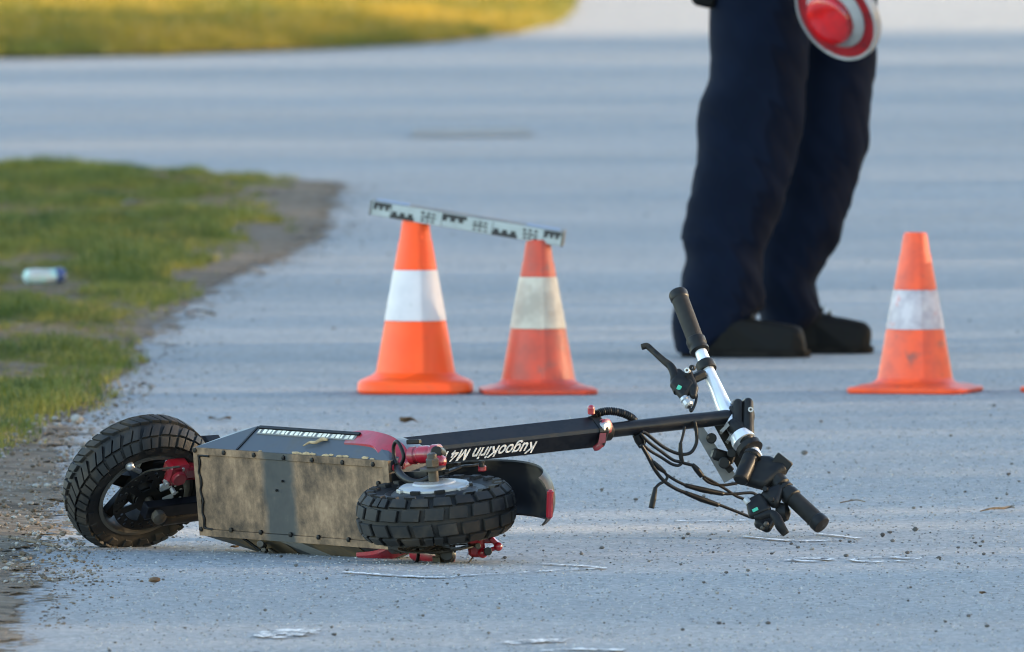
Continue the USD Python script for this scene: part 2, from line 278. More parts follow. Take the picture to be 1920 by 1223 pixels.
big = lambda s, z, c=(0, 0): T([[c[0] - s, c[1] - s, z], [c[0] + s, c[1] - s, z], [c[0] + s, c[1] + s, z], [c[0] - s, c[1] + s, z]], [[0, 1, 2], [0, 2, 3]])
obj(None, "ground", big(900, -0.03), M["soil"], False, kind="structure")
obj(None, "asphalt_path", big(130, 0.0, (0, 40)), M["asphalt"], False, kind="structure")
obj(None, "asphalt_patch", T([G(768, 256, 0.004), G(1000, 254, 0.004), G(990, 239, 0.004), G(776, 241, 0.004)], [[0, 1, 2], [0, 2, 3]]), mat("old_tar", (0.12, 0.122, 0.126), 0.85, color2=(0.16, 0.16, 0.16), scale=9), False, kind="structure")
def gp(pts): return [tuple(G(u, v)[:2]) for u, v in pts]
verge_edge = [(715, 343), (700, 372), (690, 400), (700, 425), (640, 470), (525, 520), (440, 570), (375, 620), (345, 680), (300, 725), (275, 760), (215, 800), (225, 870), (235, 930), (240, 985), (215, 1012), (180, 1035), (190, 1085), (165, 1140), (135, 1235)]
verge_outline = gp(verge_edge) + [(-0.78, -5.2), (-6.0, -5.2), (-6.0, 29.5)] + gp([(0, 322), (300, 326), (520, 334)])
VERGE = sg.Polygon(verge_outline).intersection(sg.box(-2.6, -5.2, 2, 30))
obj(None, "dirt_verge", sheet(list(VERGE.exterior.coords), 0.003, 0.0085, 0.014, 6.0, 3, 0.10), M["dirt"], True, kind="structure")
far_edge = [(-2600, 178), (-900, 150), (0, 112), (300, 107), (600, 96), (820, 84), (960, 68), (1040, 50), (1062, 25), (1075, 0), (1080, -60), (1060, -200)]
far_outline = gp(far_edge) + [(-14.0, 78.0)]
obj(None, "far_lawn", sheet(far_outline, 0.004, 0.12, 0.03, 1.0, 5), M["soil"], True, kind="structure")

# ------------------------------------------------------------------ trees along the right side of the path: they throw the shade in which everything lies
def make_tree(seed):
    r = np.random.default_rng(seed)
    t = thing("lime_tree", "leafy tree standing right of the path, outside the picture", "tree", (0, 0, 0), "trees along the right side of the path")
    ms = [tube([[0, 0, -0.1], [0.05, 0, 1.5], [0.0, 0.08, 3.4], [0.05, 0.0, 6.0], [0, 0, 8.4]], [0.26, 0.19, 0.16, 0.10, 0.03], 10)]
    tips = []
    for k in range(16):
        a = k * 2.4 + r.uniform(-0.3, 0.3); z = 2.2 + 5.6 * k / 16; L = 2.9 * (1 - 0.55 * k / 16) * r.uniform(0.8, 1.1); d = np.array([math.cos(a), math.sin(a), 0])
        P = [[0, 0, z], d * L * 0.45 + [0, 0, z + 0.45], d * L + [0, 0, z + 0.9 + r.uniform(0, 0.5)]]; ms.append(tube(P, [0.07, 0.04, 0.012], 6)); tips += [np.array(P[1]), np.array(P[2])]
    obj(t, "trunk", cat(ms), M["bark"], True)
    n = 8200; c = np.array(tips)[r.integers(0, len(tips), n)] + r.normal(0, 0.62, (n, 3)); nn = r.normal(0, 1, (n, 3)); nn /= np.linalg.norm(nn, axis=1)[:, None]
    e = np.cross(nn, r.normal(0, 1, (n, 3))); e /= np.linalg.norm(e, axis=1)[:, None]; f_ = np.cross(nn, e); w = r.uniform(0.075, 0.125, n)[:, None]
    v = np.stack([c - e * w, c + f_ * w * 0.6, c + e * w, c - f_ * w * 0.6], 1).reshape(-1, 3); i = np.arange(n)[:, None] * 4
    obj(t, "crown", T(v, np.vstack([i + [0, 1, 2], i + [0, 2, 3]])), M["leaf"], False)
    return t
tree0 = make_tree(3); tr = np.random.default_rng(9)
def place_tree(x, y, rz, sc_):
    if place_tree.first: p = tree0; place_tree.first = False; UsdGeom.Xformable(p).ClearXformOpOrder()
    else:
        p = UsdGeom.Xform.Define(stage, path_for(None, "lime_tree")).GetPrim(); p.GetReferences().AddInternalReference(proto_path); p.SetInstanceable(True)
        data(p, label="leafy tree standing right of the path, outside the picture", category="tree", group="trees along the right side of the path")
        UsdGeom.Xformable(p).ClearXformOpOrder()
    X = UsdGeom.Xformable(p); op = X.AddTranslateOp() if not p.HasAttribute("xformOp:translate") else UsdGeom.XformOp(p.GetAttribute("xformOp:translate")); op.Set(Gf.Vec3d(x, y, 0)); a = X.AddRotateZOp(); a.Set(rz); b = X.AddScaleOp(); b.Set(Gf.Vec3f(sc_, sc_, sc_)); X.SetXformOpOrder([op, a, b])
proto_path = tree0.GetPath(); place_tree.first = True
for y in TREE_Y: place_tree(27.0 + tr.uniform(-1, 1), y, tr.uniform(0, 360), tr.uniform(0.95, 1.1))

# ------------------------------------------------------------------ grass (nobody could count the blades)
def tuft(n, h, spread, seed, w=0.0032):
    r = np.random.default_rng(seed); v, f = [], []
    for _ in range(n):
        a = r.uniform(0, 2 * np.pi); o = np.array([r.normal(0, spread), r.normal(0, spread), 0.0]); d = np.array([math.cos(a), math.sin(a), 0])
        s = np.array([-d[1], d[0], 0]) * w * r.uniform(0.6, 1.3) * 0.5; hh = h * r.uniform(0.4, 1.15); lean = r.uniform(0.1, 1.0) * hh
        pts = [o - 0.004 * Z_, o + d * lean * 0.18 + Z_ * hh * 0.45, o + d * lean * 0.5 + Z_ * hh * 0.8, o + d * lean + Z_ * hh * r.uniform(0.85, 1.0)]
        b = len(v)
        for p, k in zip(pts[:3], (1.0, 0.85, 0.55)): v += [p - s * k, p + s * k]
        v.append(pts[3])
        f += [[b, b + 1, b + 3], [b, b + 3, b + 2], [b + 2, b + 3, b + 5], [b + 2, b + 5, b + 4], [b + 4, b + 5, b + 6]]
    return T(v, f)
def instancer(name, protos, pts, scales, seed, **kw):
    pi = UsdGeom.PointInstancer.Define(stage, path_for(None, name)); r = np.random.default_rng(seed); n = len(pts); root = pi.GetPath().pathString
    UsdGeom.Scope.Define(stage, root + "/kinds"); rel = pi.CreatePrototypesRel()
    for k, (m, mt) in enumerate(protos):
        rel.AddTarget(usdkit.mesh(stage, f"{root}/kinds/{'clump' if k == 0 else 'clump_%03d' % k}", m, mt, False).GetPath())
    pi.CreateProtoIndicesAttr(Vt.IntArray.FromNumpy(kw.pop("index", r.integers(0, len(protos), n)).astype(np.int32)))
    pi.CreatePositionsAttr(Vt.Vec3fArray.FromNumpy(np.asarray(pts, np.float32)))
    a = r.uniform(0, 2 * np.pi, n); q = np.zeros((n, 4), np.float16); q[:, 2], q[:, 3] = np.sin(a / 2), np.cos(a / 2)
    pi.CreateOrientationsAttr(Vt.QuathArray.FromNumpy(q))
    pi.CreateScalesAttr(Vt.Vec3fArray.FromNumpy(np.repeat(np.asarray(scales, np.float32)[:, None], 3, 1)))
    return data(pi.GetPrim(), kind="stuff", **kw)
import shapely
def scatter(poly, n, seed):
    r = np.random.default_rng(seed); poly = sg.Polygon(poly); x0, y0, x1, y1 = poly.bounds
    p = np.c_[r.uniform(x0, x1, n), r.uniform(y0, y1, n)]; k = shapely.contains_xy(poly, p)
    p = p[k]; return p, shapely.distance(shapely.points(p), poly.exterior)
vp, _ = scatter([p for p in verge_outline if p[0] > -2.0] + [], 10, 1)
near_poly = sg.Polygon(verge_outline).intersection(sg.box(-1.75, -4.6, 1, 30))
near_poly = max(getattr(near_poly, "geoms", [near_poly]), key=lambda g: g.area)
edge_line = sg.LineString(gp(verge_edge))
pn, _ = scatter(near_poly.exterior.coords, 230000, 11)
dist_edge = shapely.distance(shapely.points(pn), edge_line)
# distance sideways to the kerb-less edge decides how thick the grass stands; near the camera the earth shows through
ex = np.array(gp(verge_edge)); order = np.argsort(ex[:, 1]); xe = np.interp(pn[:, 1], ex[order, 1], ex[order, 0])
side = xe - pn[:, 0]
cl = meshkit.fbm(np.c_[pn[:, 0] * 9, pn[:, 1] * 1.6, np.zeros(len(pn))], 4, 21)
vv = 66000.0 / (pn[:, 1] + 38.94) - 667.0
bare = np.interp(vv, [320, 350, 450, 560, 690, 740, 820, 880, 1000, 1223], [0.20, 0.32, 0.30, 0.15, 0.09, 0.08, 0.13, 0.24, 0.48, 0.85])
dens = np.clip((side - bare * (0.2 + 1.4 * cl)) / 0.20, 0, 1) * np.clip((cl - 0.16) * 4.5, 0.5, 1)
dens *= np.interp(vv, [800, 900, 960, 1050], [1.0, 0.5, 0.12, 0.02])
keep = rng.random(len(pn)) < dens
pn, cl, side, vv = pn[keep], cl[keep], side[keep], vv[keep]
c2_ = meshkit.fbm(np.c_[pn[:, 0] * 4.5, pn[:, 1] * 0.9, np.full(len(pn), 2.2)], 4, 77); thin = rng.random(len(pn)) < np.clip((c2_ - 0.24) * 7, 0.75, 1); pn, cl, side, vv, c2_ = pn[thin], cl[thin], side[thin], vv[thin], c2_[thin]
hgt = np.clip(0.36 + 2.0 * (c2_ - 0.46) + 0.8 * (cl - 0.45) + 0.10 * np.clip(side / 0.4, 0, 1), 0.24, 1.15) * rng.uniform(0.55, 1.2, len(pn))
kind = np.where(rng.random(len(pn)) < np.clip(0.38 - 3.4 * (c2_ - 0.45), 0.03, 0.92), 3, rng.integers(0, 3, len(pn)))
instancer("verge_grass", [(tuft(9, 0.040, 0.010, 1), M["grass"]), (tuft(8, 0.052, 0.012, 2), M["grass_b"]), (tuft(11, 0.030, 0.014, 3), M["grass"]), (tuft(8, 0.026, 0.016, 4), M["straw"])],
          np.c_[pn, 0.002 + relief(pn, shapely.distance(shapely.points(pn), VERGE.exterior), 0.014, 6.0, 3)], hgt, 12, index=kind, label="short patchy green grass on the verge left of the cones", category="grass")
far_poly = sg.Polygon(far_outline).intersection(sg.box(-6.5, 40, 3, 78))
far_poly = max(getattr(far_poly, "geoms", [far_poly]), key=lambda g: g.area)
pf, df = scatter(far_poly.exterior.coords, 150000, 13)
hf = np.clip(0.5 + df / 0.8, 0.5, 1.15) * rng.uniform(0.7, 1.3, len(pf))
instancer("far_lawn_grass", [(tuft(12, 0.075, 0.03, 5, 0.006), M["grass_far"]), (tuft(12, 0.06, 0.035, 6, 0.006), M["grass_far"])], np.c_[pf, np.full(len(pf), 0.015)], hf, 14,
          label="sunlit yellow green lawn beyond the far side of the path", category="grass")

# grit and small stones on the asphalt and in the bare earth
def pebble(seed, flat=0.6):
    m = trimesh.creation.icosphere(1, 1.0); v = m.vertices * (0.7 + 0.5 * meshkit.noise(m.vertices * 1.7 + seed * 3.1, seed))[:, None] * [1, 0.8, flat]
    return T(v, m.faces)
def band_pts(n, v0, v1, u0, u1, seed):
    r = np.random.default_rng(seed); return np.array([G(u, v)[:2] for u, v in zip(r.uniform(u0, u1, n), r.uniform(v0, v1, n))])
gq = np.vstack([band_pts(420, 742, 1223, 200, 1920, 31), band_pts(160, 345, 742, 450, 1920, 32), band_pts(90, 860, 1100, -60, 330, 34), band_pts(170, 880, 1075, 1250, 1920, 38)])
gs = np.clip(rng.lognormal(-6.35, 0.55, len(gq)), 0.0008, 0.0046)
instancer("grit", [(pebble(k), M["grit"] if k < 3 else M["stone"]) for k in range(4)], np.c_[gq, gs * 0.3 + 0.001], gs, 33, label="loose dark grit and little stones strewn over the asphalt", category="grit")
vq = band_pts(2600, 735, 1110, -60, 300, 35); vq = vq[[near_poly.contains(sg.Point(p)) for p in vq]]
vs = np.clip(rng.lognormal(-6.0, 0.5, len(vq)), 0.0012, 0.007)
instancer("verge_stones", [(pebble(k + 8), M["stone"] if k < 2 else M["dirt"]) for k in range(4)], np.c_[vq, vs * 0.3 + 0.012], vs, 36, label="small stones and crumbs of earth in the bare verge by the front wheel", category="stones")

r_ = np.random.default_rng(61); ev = r_.uniform(345, 1180, 2400); eo = r_.exponential(0.045, 2400) - 0.06
eu = np.interp(ev, [q[1] for q in verge_edge], [q[0] for q in verge_edge]); ep = np.array([G(u, v)[:2] for u, v in zip(eu, ev)]); ep[:, 0] += eo * np.where(ev > 900, 1.2, 1.0)
es = np.clip(r_.lognormal(-6.6, 0.5, 2400), 0.0006, 0.004)
instancer("earth_crumbs", [(pebble(40 + k, 0.55), M["dirt"]) for k in range(3)], np.c_[ep, es * 0.25], es, 62, label="crumbs of earth strewn over the edge of the asphalt", category="earth")
aq = np.vstack([band_pts(15000, 800, 1110, -40, 1960, 51), band_pts(4500, 1110, 1240, -40, 1960, 52), band_pts(2000, 690, 800, 250, 1960, 53)])
aq = aq[~shapely.contains_xy(sg.Polygon(verge_outline), aq)]
az = rng.uniform(0.0010, 0.0026, len(aq)); agg = [mat("aggregate_%s" % n, c, 0.85, spec=0.3) for n, c in (("dark", (0.10, 0.105, 0.11)), ("mid", (0.18, 0.19, 0.20)), ("grey", (0.235, 0.245, 0.255)), ("pale", (0.26, 0.27, 0.275)))]
instancer("asphalt_aggregate", [(pebble(20 + k, 0.75), agg[k]) for k in range(4)], np.c_[aq, az * 0.1], az, 54, label="fine stones standing out of the worn asphalt", category="aggregate")

def chip(seed):
    r = np.random.default_rng(seed); a = np.linspace(0, 2 * np.pi, 8, endpoint=False); q = np.c_[np.cos(a), 0.55 * np.sin(a), 0.35 * np.abs(np.cos(a)) * r.uniform(0.3, 1, 8)] * r.uniform(0.7, 1.1, (8, 1))
    return T(np.vstack([q, [[0, 0, 0.05]]]), [[k, (k + 1) % 8, 8] for k in range(8)])
lq = np.vstack([band_pts(500, 330, 900, -80, 640, 71), band_pts(120, 880, 1180, -60, 160, 72)]); lq = lq[[near_poly.contains(sg.Point(p)) for p in lq]]
instancer("leaf_litter", [(chip(1), M["straw"]), (chip(2), M["dead_leaf"]), (chip(3), M["stone"]), (chip(4), M["dead_leaf"])], np.c_[lq, np.full(len(lq), 0.018)], np.clip(rng.lognormal(-4.9, 0.5, len(lq)), 0.003, 0.02), 73, label="dead leaves and bits lying in the verge grass", category="leaf litter")

# ------------------------------------------------------------------ chalk marks on the asphalt
def chalk(name, label, lines, width=0.05, fills=()):
    ms = []
    for ln in lines:
        P = spline(np.array([G(u, v)[:2] for u, v in ln]), 14); P2 = np.array([66000.0 / (P[:, 1] + 38.94) - 667.0, P[:, 0]]).T
        k = np.r_[0, np.cumsum(np.linalg.norm(np.diff(P * [1, 0.2], axis=0), axis=1))]; n = max(12, int(k[-1] / 0.004))
        Q = np.c_[np.interp(np.linspace(0, k[-1], n), k, P[:, 0]), np.interp(np.linspace(0, k[-1], n), k, P[:, 1])]
        wv = 0.66 * width * (0.2 + 1.2 * meshkit.fbm(np.c_[np.arange(n) * 0.22, np.full(n, len(ms) * 7.7), np.zeros(n)], 3, 5))
        wv = np.where(meshkit.noise(np.c_[np.arange(n) * 0.35, np.full(n, 3.3 + len(ms)), np.zeros(n)], 9) < 0.20, width * 0.02, wv)
        off = (meshkit.fbm(np.c_[np.arange(n) * 0.5, np.full(n, 9.1), np.zeros(n)], 2, 3) - 0.5) * width * 0.5
        A = np.c_[Q[:, 0], Q[:, 1] + off - wv / 2, np.full(n, 0.0028)]; B = np.c_[Q[:, 0], Q[:, 1] + off + wv / 2, np.full(n, 0.0028)]
        # the stroke also has the width of the stick sideways
        A[:, 0] -= 0.004; B[:, 0] += 0.004
        i = np.arange(n - 1); ms.append(T(np.vstack([A, B]), np.vstack([np.c_[i, i + 1, n + i + 1], np.c_[i, n + i + 1, n + i]])))
    m = cat(ms); m.fix_normals(); 
    if m.face_normals[:, 2].mean() < 0: m.invert()
    obj(None, name, m, M["chalk"], False, label=label, category="chalk mark")
chalk("chalk_outline", "white chalk line around the ground in front of the scooter's rear wheel", [[(645, 1075), (700, 1079), (780, 1084), (840, 1085), (865, 1082), (960, 1077), (1060, 1071), (1135, 1068)], [(1135, 1068), (1085, 1063), (1015, 1060)]], 0.05)
chalk("chalk_outline", "curved white chalk line under the lower handlebar grip", [[(1395, 1008), (1440, 1013), (1490, 1016), (1550, 1016), (1612, 1012)], [(1612, 1012), (1570, 1007), (1530, 1003)]], 0.045)
chalk("chalk_line", "thin straight chalk line left of the lower brake lever", [[(1266, 979), (1334, 979)], [(1340, 979), (1402, 978)]], 0.035)
chalk("chalk_mark", "small filled chalk dash right below the handlebar outline", [[(1472, 1053), (1520, 1051), (1562, 1051)], [(1500, 1049), (1530, 1049), (1555, 1053)], [(1485, 1052), (1520, 1055), (1550, 1053)]], 0.05)
chalk("chalk_mark", "open looped chalk figure rightmost on the asphalt", [[(1595, 1051), (1612, 1055), (1655, 1056)], [(1630, 1048), (1670, 1047), (1688, 1049)], [(1596, 1051), (1625, 1048)], [(1680, 1054), (1705, 1054), (1725, 1050)], [(1690, 1049), (1725, 1050)]], 0.05)
chalk("chalk_mark", "oval chalk mark in the foreground at lower left", [[(476, 1192), (500, 1186), (540, 1184), (597, 1185)], [(478, 1194), (510, 1198), (550, 1197), (597, 1190)], [(485, 1192), (540, 1191), (596, 1188)], [(490, 1189), (540, 1187), (590, 1187)], [(490, 1195), (530, 1194), (580, 1193)]], 0.075)
chalk("chalk_mark", "short chalk dash at the bottom middle of the foreground", [[(942, 1208), (985, 1204), (1030, 1203), (1070, 1201)], [(955, 1210), (1000, 1207), (1060, 1205)]], 0.09)
chalk("chalk_line", "chalk stroke cut by the bottom edge of the picture", [[(1015, 1223), (1080, 1220), (1170, 1222)]], 0.08)
chalk("chalk_line", "faint chalk scrap on the ground beside the front tyre", [[(92, 1018), (118, 1034)], [(140, 1025), (200, 1026)]], 0.05)

# ------------------------------------------------------------------ the electric scooter
sc = thing("electric_scooter", "black electric scooter with red brackets lying on its side on the asphalt", "scooter", (-0.2, -0.2, 0.0))
AF = unit([0.33, -0.72, -0.61])                                   # front axle, towards the camera
WF = W(259, 905, 0.0); WF[2] = max(WF[2], 0.0)
SEND = W(1395, 779, 0.60); S = unit(SEND - WF); AF = unit(AF - 0.5 * S * (AF @ S)); SLEN = np.linalg.norm(SEND - WF)
AR = unit([-0.08, -0.115, 0.985]); WR = W(818, 958, -0.61)
def St(t, a=0.0, b=0.0):                                          # along the stem, with offsets
    return WF + S * t + a * SA + b * SBv
SA = unit(np.array([0, 0, 1.0]) - S * S[2]); SBv = np.cross(S, SA)   # up and sideways (towards -y?) of the stem
if SBv[1] > 0: SBv = -SBv

def tyre(c, a, R, r_w, seed, chunky):
    """knobbly tyre: carcass and moulded blocks on its crown and shoulders"""
    e1, e2, a = frame(a); hw, hh = r_w, 0.041; Rc = R - 0.005 - hh
    def P(th, ph, lift=0.0):
        th, ph = np.asarray(th, float), np.asarray(ph, float)
        cs, sn = np.cos(ph), np.sin(ph); k = 0.82
        x = np.sign(sn) * np.abs(sn) ** k * hw; y = np.sign(cs) * np.abs(cs) ** k * hh
        x = x * (1 - 0.24 * np.clip((np.abs(ph) - 1.05) / 0.55, 0, 1)); x, y = x + np.sin(ph) * lift, y + np.cos(ph) * lift
        rad = (Rc + y)[:, None]
        return np.asarray(c) + rad * (np.cos(th)[:, None] * e1 + np.sin(th)[:, None] * e2) + x[:, None] * a
    n, m = 72, 18; th = np.linspace(0, 2 * np.pi, n, endpoint=False); ph = np.linspace(-1.60, 1.60, m)
    v = P(np.repeat(th, m), np.tile(ph, n)); f = []
    for i in range(n):
        for j in range(m - 1):
            k = (i + 1) % n; f += [[i * m + j, k * m + j, k * m + j + 1], [i * m + j, k * m + j + 1, i * m + j + 1]]
    ms = [T(v, f)]
    if np.dot(ms[0].face_normals[m // 2 * 2], ms[0].triangles_center[m // 2 * 2] - c) < 0: ms[0].invert()
    rr = np.random.default_rng(seed)
    def block(poly, lift):
        poly = np.asarray(poly, float); k = len(poly); ce = poly.mean(0)
        base = P(poly[:, 0], poly[:, 1], -0.003); q = ce + (poly - ce) * 0.90; top = P(q[:, 0], q[:, 1], lift); q2 = ce + (poly - ce) * 0.97; mid = P(q2[:, 0], q2[:, 1], lift * 0.72)
        mt = P(ce[:1, ], ce[1:2], lift * 1.03) if False else P(np.array([ce[0]]), np.array([ce[1]]), lift)
        ff = []; vs = np.vstack([base, mid, top, mt])
        for i in range(k):
            j = (i + 1) % k
            ff += [[i, j, k + j], [i, k + j, k + i], [k + i, k + j, 2 * k + j], [k + i, 2 * k + j, 2 * k + i], [2 * k + i, 2 * k + j, 3 * k]]
        b = T(vs, ff)
        if np.sum(b.face_normals[4] * (P(np.array([ce[0]]), np.array([ce[1]]), 0.02)[0] - P(np.array([ce[0]]), np.array([ce[1]]), 0.0)[0])) < 0: b.invert()
        ms.append(b)
    N = 22 if not chunky else 20; st = 2 * np.pi / N
    for i in range(N):
        t0 = i * st; j = lambda: rr.uniform(-0.012, 0.012)
        for sgn in (-1, 1):
            o = t0 + (st / 2 if sgn > 0 else 0)
            def cut(poly, lift, sipe):
                """a block split across by a fine sipe"""
                a, b, c_, d_ = [np.asarray(q, float) for q in poly]; g = 0.03
                if not sipe: block(poly, lift); return
                k = rr.uniform(0.44, 0.56); block([a, a + (b - a) * (k - g), d_ + (c_ - d_) * (k - g), d_], lift); block([a + (b - a) * (k + g), b, c_, d_ + (c_ - d_) * (k + g)], lift)
            if not chunky:      # swept blocks in a herring-bone, like a street-trail tyre
                cut([(o + 0.00 * st, sgn * 0.04), (o + 0.84 * st, sgn * 0.08), (o + 1.22 * st, sgn * 0.50), (o + 0.36 * st, sgn * 0.54)], 0.0055, True)
                cut([(o + 0.40 * st, sgn * 0.60), (o + 1.26 * st, sgn * 0.56), (o + 1.36 * st, sgn * 1.00), (o + 0.50 * st, sgn * 1.04)], 0.0055, True)
                block([(o + 0.60 * st, sgn * 1.08), (o + 1.26 * st, sgn * 1.08), (o + 1.14 * st, sgn * 1.34), (o + 0.70 * st, sgn * 1.38)], 0.0022)
            else:
                cut([(o + 0.02 * st, sgn * 0.05), (o + 0.82 * st, sgn * 0.03), (o + 0.92 * st, sgn * 0.44), (o + 0.10 * st, sgn * 0.48)], 0.0062, False)
                cut([(o + 0.42 * st, sgn * 0.55), (o + 1.26 * st, sgn * 0.52), (o + 1.24 * st, sgn * 0.93), (o + 0.46 * st, sgn * 0.97)], 0.0062, rr.random() < 0.3)
                block([(o + 0.02 * st, sgn * 1.03), (o + 0.60 * st, sgn * 1.01), (o + 0.54 * st, sgn * 1.32), (o + 0.10 * st, sgn * 1.36)], 0.0058)
    return cat(ms)

# front wheel: spoked black rim, drilled brake disc, red calliper
fw = obj(sc, "front_wheel", ring_lathe([(0.0745, -0.028), (0.0785, -0.035), (0.0845, -0.034), (0.083, -0.026), (0.076, -0.015), (0.076, 0.015), (0.083, 0.026), (0.0845, 0.035), (0.0785, 0.036), (0.0745, 0.028), (0.0725, 0.0)], WF, AF, 64), M["rim_grey"], 30)
obj(fw, "tyre", tyre(WF, AF, 0.129, 0.042, 5, False), M["rubber"], 30)
e1, e2, _ = frame(AF)
for k in range(5):
    t = 2 * math.pi * k / 5 + 0.35; d = math.cos(t) * e1 + math.sin(t) * e2; q = np.cross(AF, d)
    obj(fw, "spoke", hull([WF + d * r + q * w * s + AF * (h + z) for r, w, h in ((0.022, 0.013, 0.006), (0.074, 0.009, 0.010)) for s in (-1, 1) for z in (-0.012, 0.0)]), M["black_metal"], 30)
obj(fw, "hub", lathe([(0.020, -0.045), (0.030, -0.040), (0.030, 0.022), (0.024, 0.030), (0.024, 0.040)], WF, AF, 32), M["black_metal"], 30)
def drilled_disc(c, a, ro, ri, t, holes, arms):
    pl = sg.Point(0, 0).buffer(ro, 40).difference(sg.Point(0, 0).buffer(ri, 40))
    for k in range(arms):
        an = 2 * math.pi * k / arms; pl = pl.union(affinity.rotate(sg.box(0.018, -0.006, ri + 0.002, 0.006), an + 0.5, (0, 0), use_radians=True))
    pl = pl.union(sg.Point(0, 0).buffer(0.024)).difference(sg.Point(0, 0).buffer(0.010))
    for k in range(holes):
        an = 2 * math.pi * k / holes
        for r_, da in ((ri + (ro - ri) * 0.30, 0.0), (ri + (ro - ri) * 0.70, 0.09)):
            pl = pl.difference(sg.Point(r_ * math.cos(an + da), r_ * math.sin(an + da)).buffer(0.0029, 5))
    e1, e2, a = frame(a); return prism(pl, c - a * t / 2, e1, e2, a, t)
obj(fw, "brake_disc", drilled_disc(WF + AF * 0.046, AF, 0.063, 0.045, 0.0022, 20, 6), M["black_metal"], False)
obj(fw, "axle", lathe([(0.006, -0.075), (0.007, -0.07), (0.007, 0.085), (0.012, 0.086), (0.012, 0.096), (0.006, 0.099)], WF, AF, 12), M["dull_steel"], 30)
vdir = unit(np.array([-0.35, 0.1, 1.0])); vdir = unit(vdir - AF * (vdir @ AF))
obj(fw, "valve", cat([ball(W(243, 874, -0.085), 0.0078, 3), cyl(W(246, 876, -0.075), W(262, 884, -0.055), 0.005)]), M["steel"], 30)
# fork, suspension arms, head tube and neck
fk = obj(sc, "fork", cat([bar(WF + AF * 0.070 - S * 0.02, WF + AF * 0.070 + S * 0.16, 0.018, 0.026, np.cross(S, AF)), bar(WF - AF * 0.070 - S * 0.02, WF - AF * 0.070 + S * 0.16, 0.020, 0.034, np.cross(S, AF)),
                          bar(WF - AF * 0.080 + S * 0.165, WF + AF * 0.080 + S * 0.165, 0.034, 0.040, S)]), M["black_paint"], 30)
for sgn in (1, -1):
    obj(fk, "spring", tube([WF + AF * 0.070 * sgn + S * 0.02 + np.cross(S, AF) * 0.022, WF + AF * 0.066 * sgn + S * 0.14 + np.cross(S, AF) * 0.022], 0.013, 14, False), M["black_metal"], 40)
obj(fk, "fork_bolt", lathe([(0.0095, 0), (0.0095, 0.009), (0.006, 0.011)], WF + AF * 0.081, AF, 6), M["dull_steel"], 20)
cp = W(328, 885, -0.045)
ca = obj(sc, "front_calliper", cat([cbox(cp, (S, np.cross(AF, S), AF), (0.020, 0.022, 0.014), 0.005), cbox(cp + W(20, 0, 0) * 0 + S * 0.028, (S, np.cross(AF, S), AF), (0.016, 0.012, 0.010), 0.004), cyl(cp + AF * 0.013, cp + AF * 0.022, 0.013), bar(W(345, 890, -0.03), W(420, 885, 0.03), 0.014, 0.018, Z_)]), M["red"], 30)
for u, v in ((312, 868), (338, 873), (309, 901), (322, 917)):
    obj(ca, "bolt", cyl(W(u, v, -0.052), W(u, v, -0.052) + AF * 0.012, 0.0042), M["steel"], 30)
obj(ca, "cable", tube([W(337, 875, -0.07), W(300, 880, -0.07), W(272, 886, -0.06), W(252, 905, -0.05), W(245, 925, -0.05)], 0.0018, 8), M["dull_steel"], True)
obj(sc, "head_tube", cyl(St(0.17), St(0.30), 0.028), M["black_paint"], 30)
obj(sc, "neck", hull(np.vstack([[D(0.0, s, d) for s in (-0.05, 0.05) for d in (0.055, 0.115)], [St(t, a, b) for t in (0.20, 0.27) for a in (-0.02, 0.02) for b in (-0.01, 0.02)]])), M["black_paint"], 25)
# deck
outer = [(0.0, 0.0745), (0.035, 0.088), (0.075, 0.100), (0.110, 0.1065), (0.410, 0.1065), (0.450, 0.099), (0.500, 0.0775)]
def loop(d, pts, sc_=1.0): return [D(l, s * sc_, d) for l, s in pts] + [D(l, -s * sc_, d) for l, s in pts]
deck = obj(sc, "deck", hull(loop(0.004, [(0.0, 0.0735), (0.505, 0.0735)]) + loop(0.047, outer) + loop(0.104, outer, 0.90) + loop(0.114, outer, 0.84)), M["deck_side"], 20)
ins = lambda w: [(w, 0.0735 - w), (0.505 - w, 0.0735 - w)]
plate = cat([hull(loop(0.0012, ins(0.012)) + loop(0.004, ins(0.010)))] + [hull([D(l, s, d) for l, s in q for d in (-0.001, 0.0045)]) for q in (
    [(0.0, 0.0737), (0.506, 0.0737), (0.506, 0.0625), (0.0, 0.0625)], [(0.0, -0.0737), (0.506, -0.0737), (0.506, -0.0625), (0.0, -0.0625)],
    [(0.0, -0.0625), (0.011, -0.0625), (0.011, 0.0625), (0.0, 0.0625)], [(0.490, -0.0625), (0.506, -0.0625), (0.506, 0.0625), (0.490, 0.0625)])])
pl = obj(deck, "bottom_plate", plate, M["plate"], 20, label="dirty brown bottom plate with a wiped grey band")
seal = [D(0.0135 + 0.0022 * math.sin(k * 1.3) + 0.001 * math.sin(k * 3.1), 0.058 - k * 0.0068, -0.0003) for k in range(18)]
obj(deck, "seal", tube([D(0.040, 0.0605, 0), D(0.022, 0.061, 0), D(0.015, 0.0595, 0)] + seal + [D(0.018, -0.061, 0), D(0.034, -0.0625, 0)], 0.0019, 8, seg=4), M["cable"], True)
def px_on_plate(u, v):
    r = ray(u, v); t = ((D0 + 0.001 * DB - CAM) @ DB) / (r @ DB); return CAM + r * t
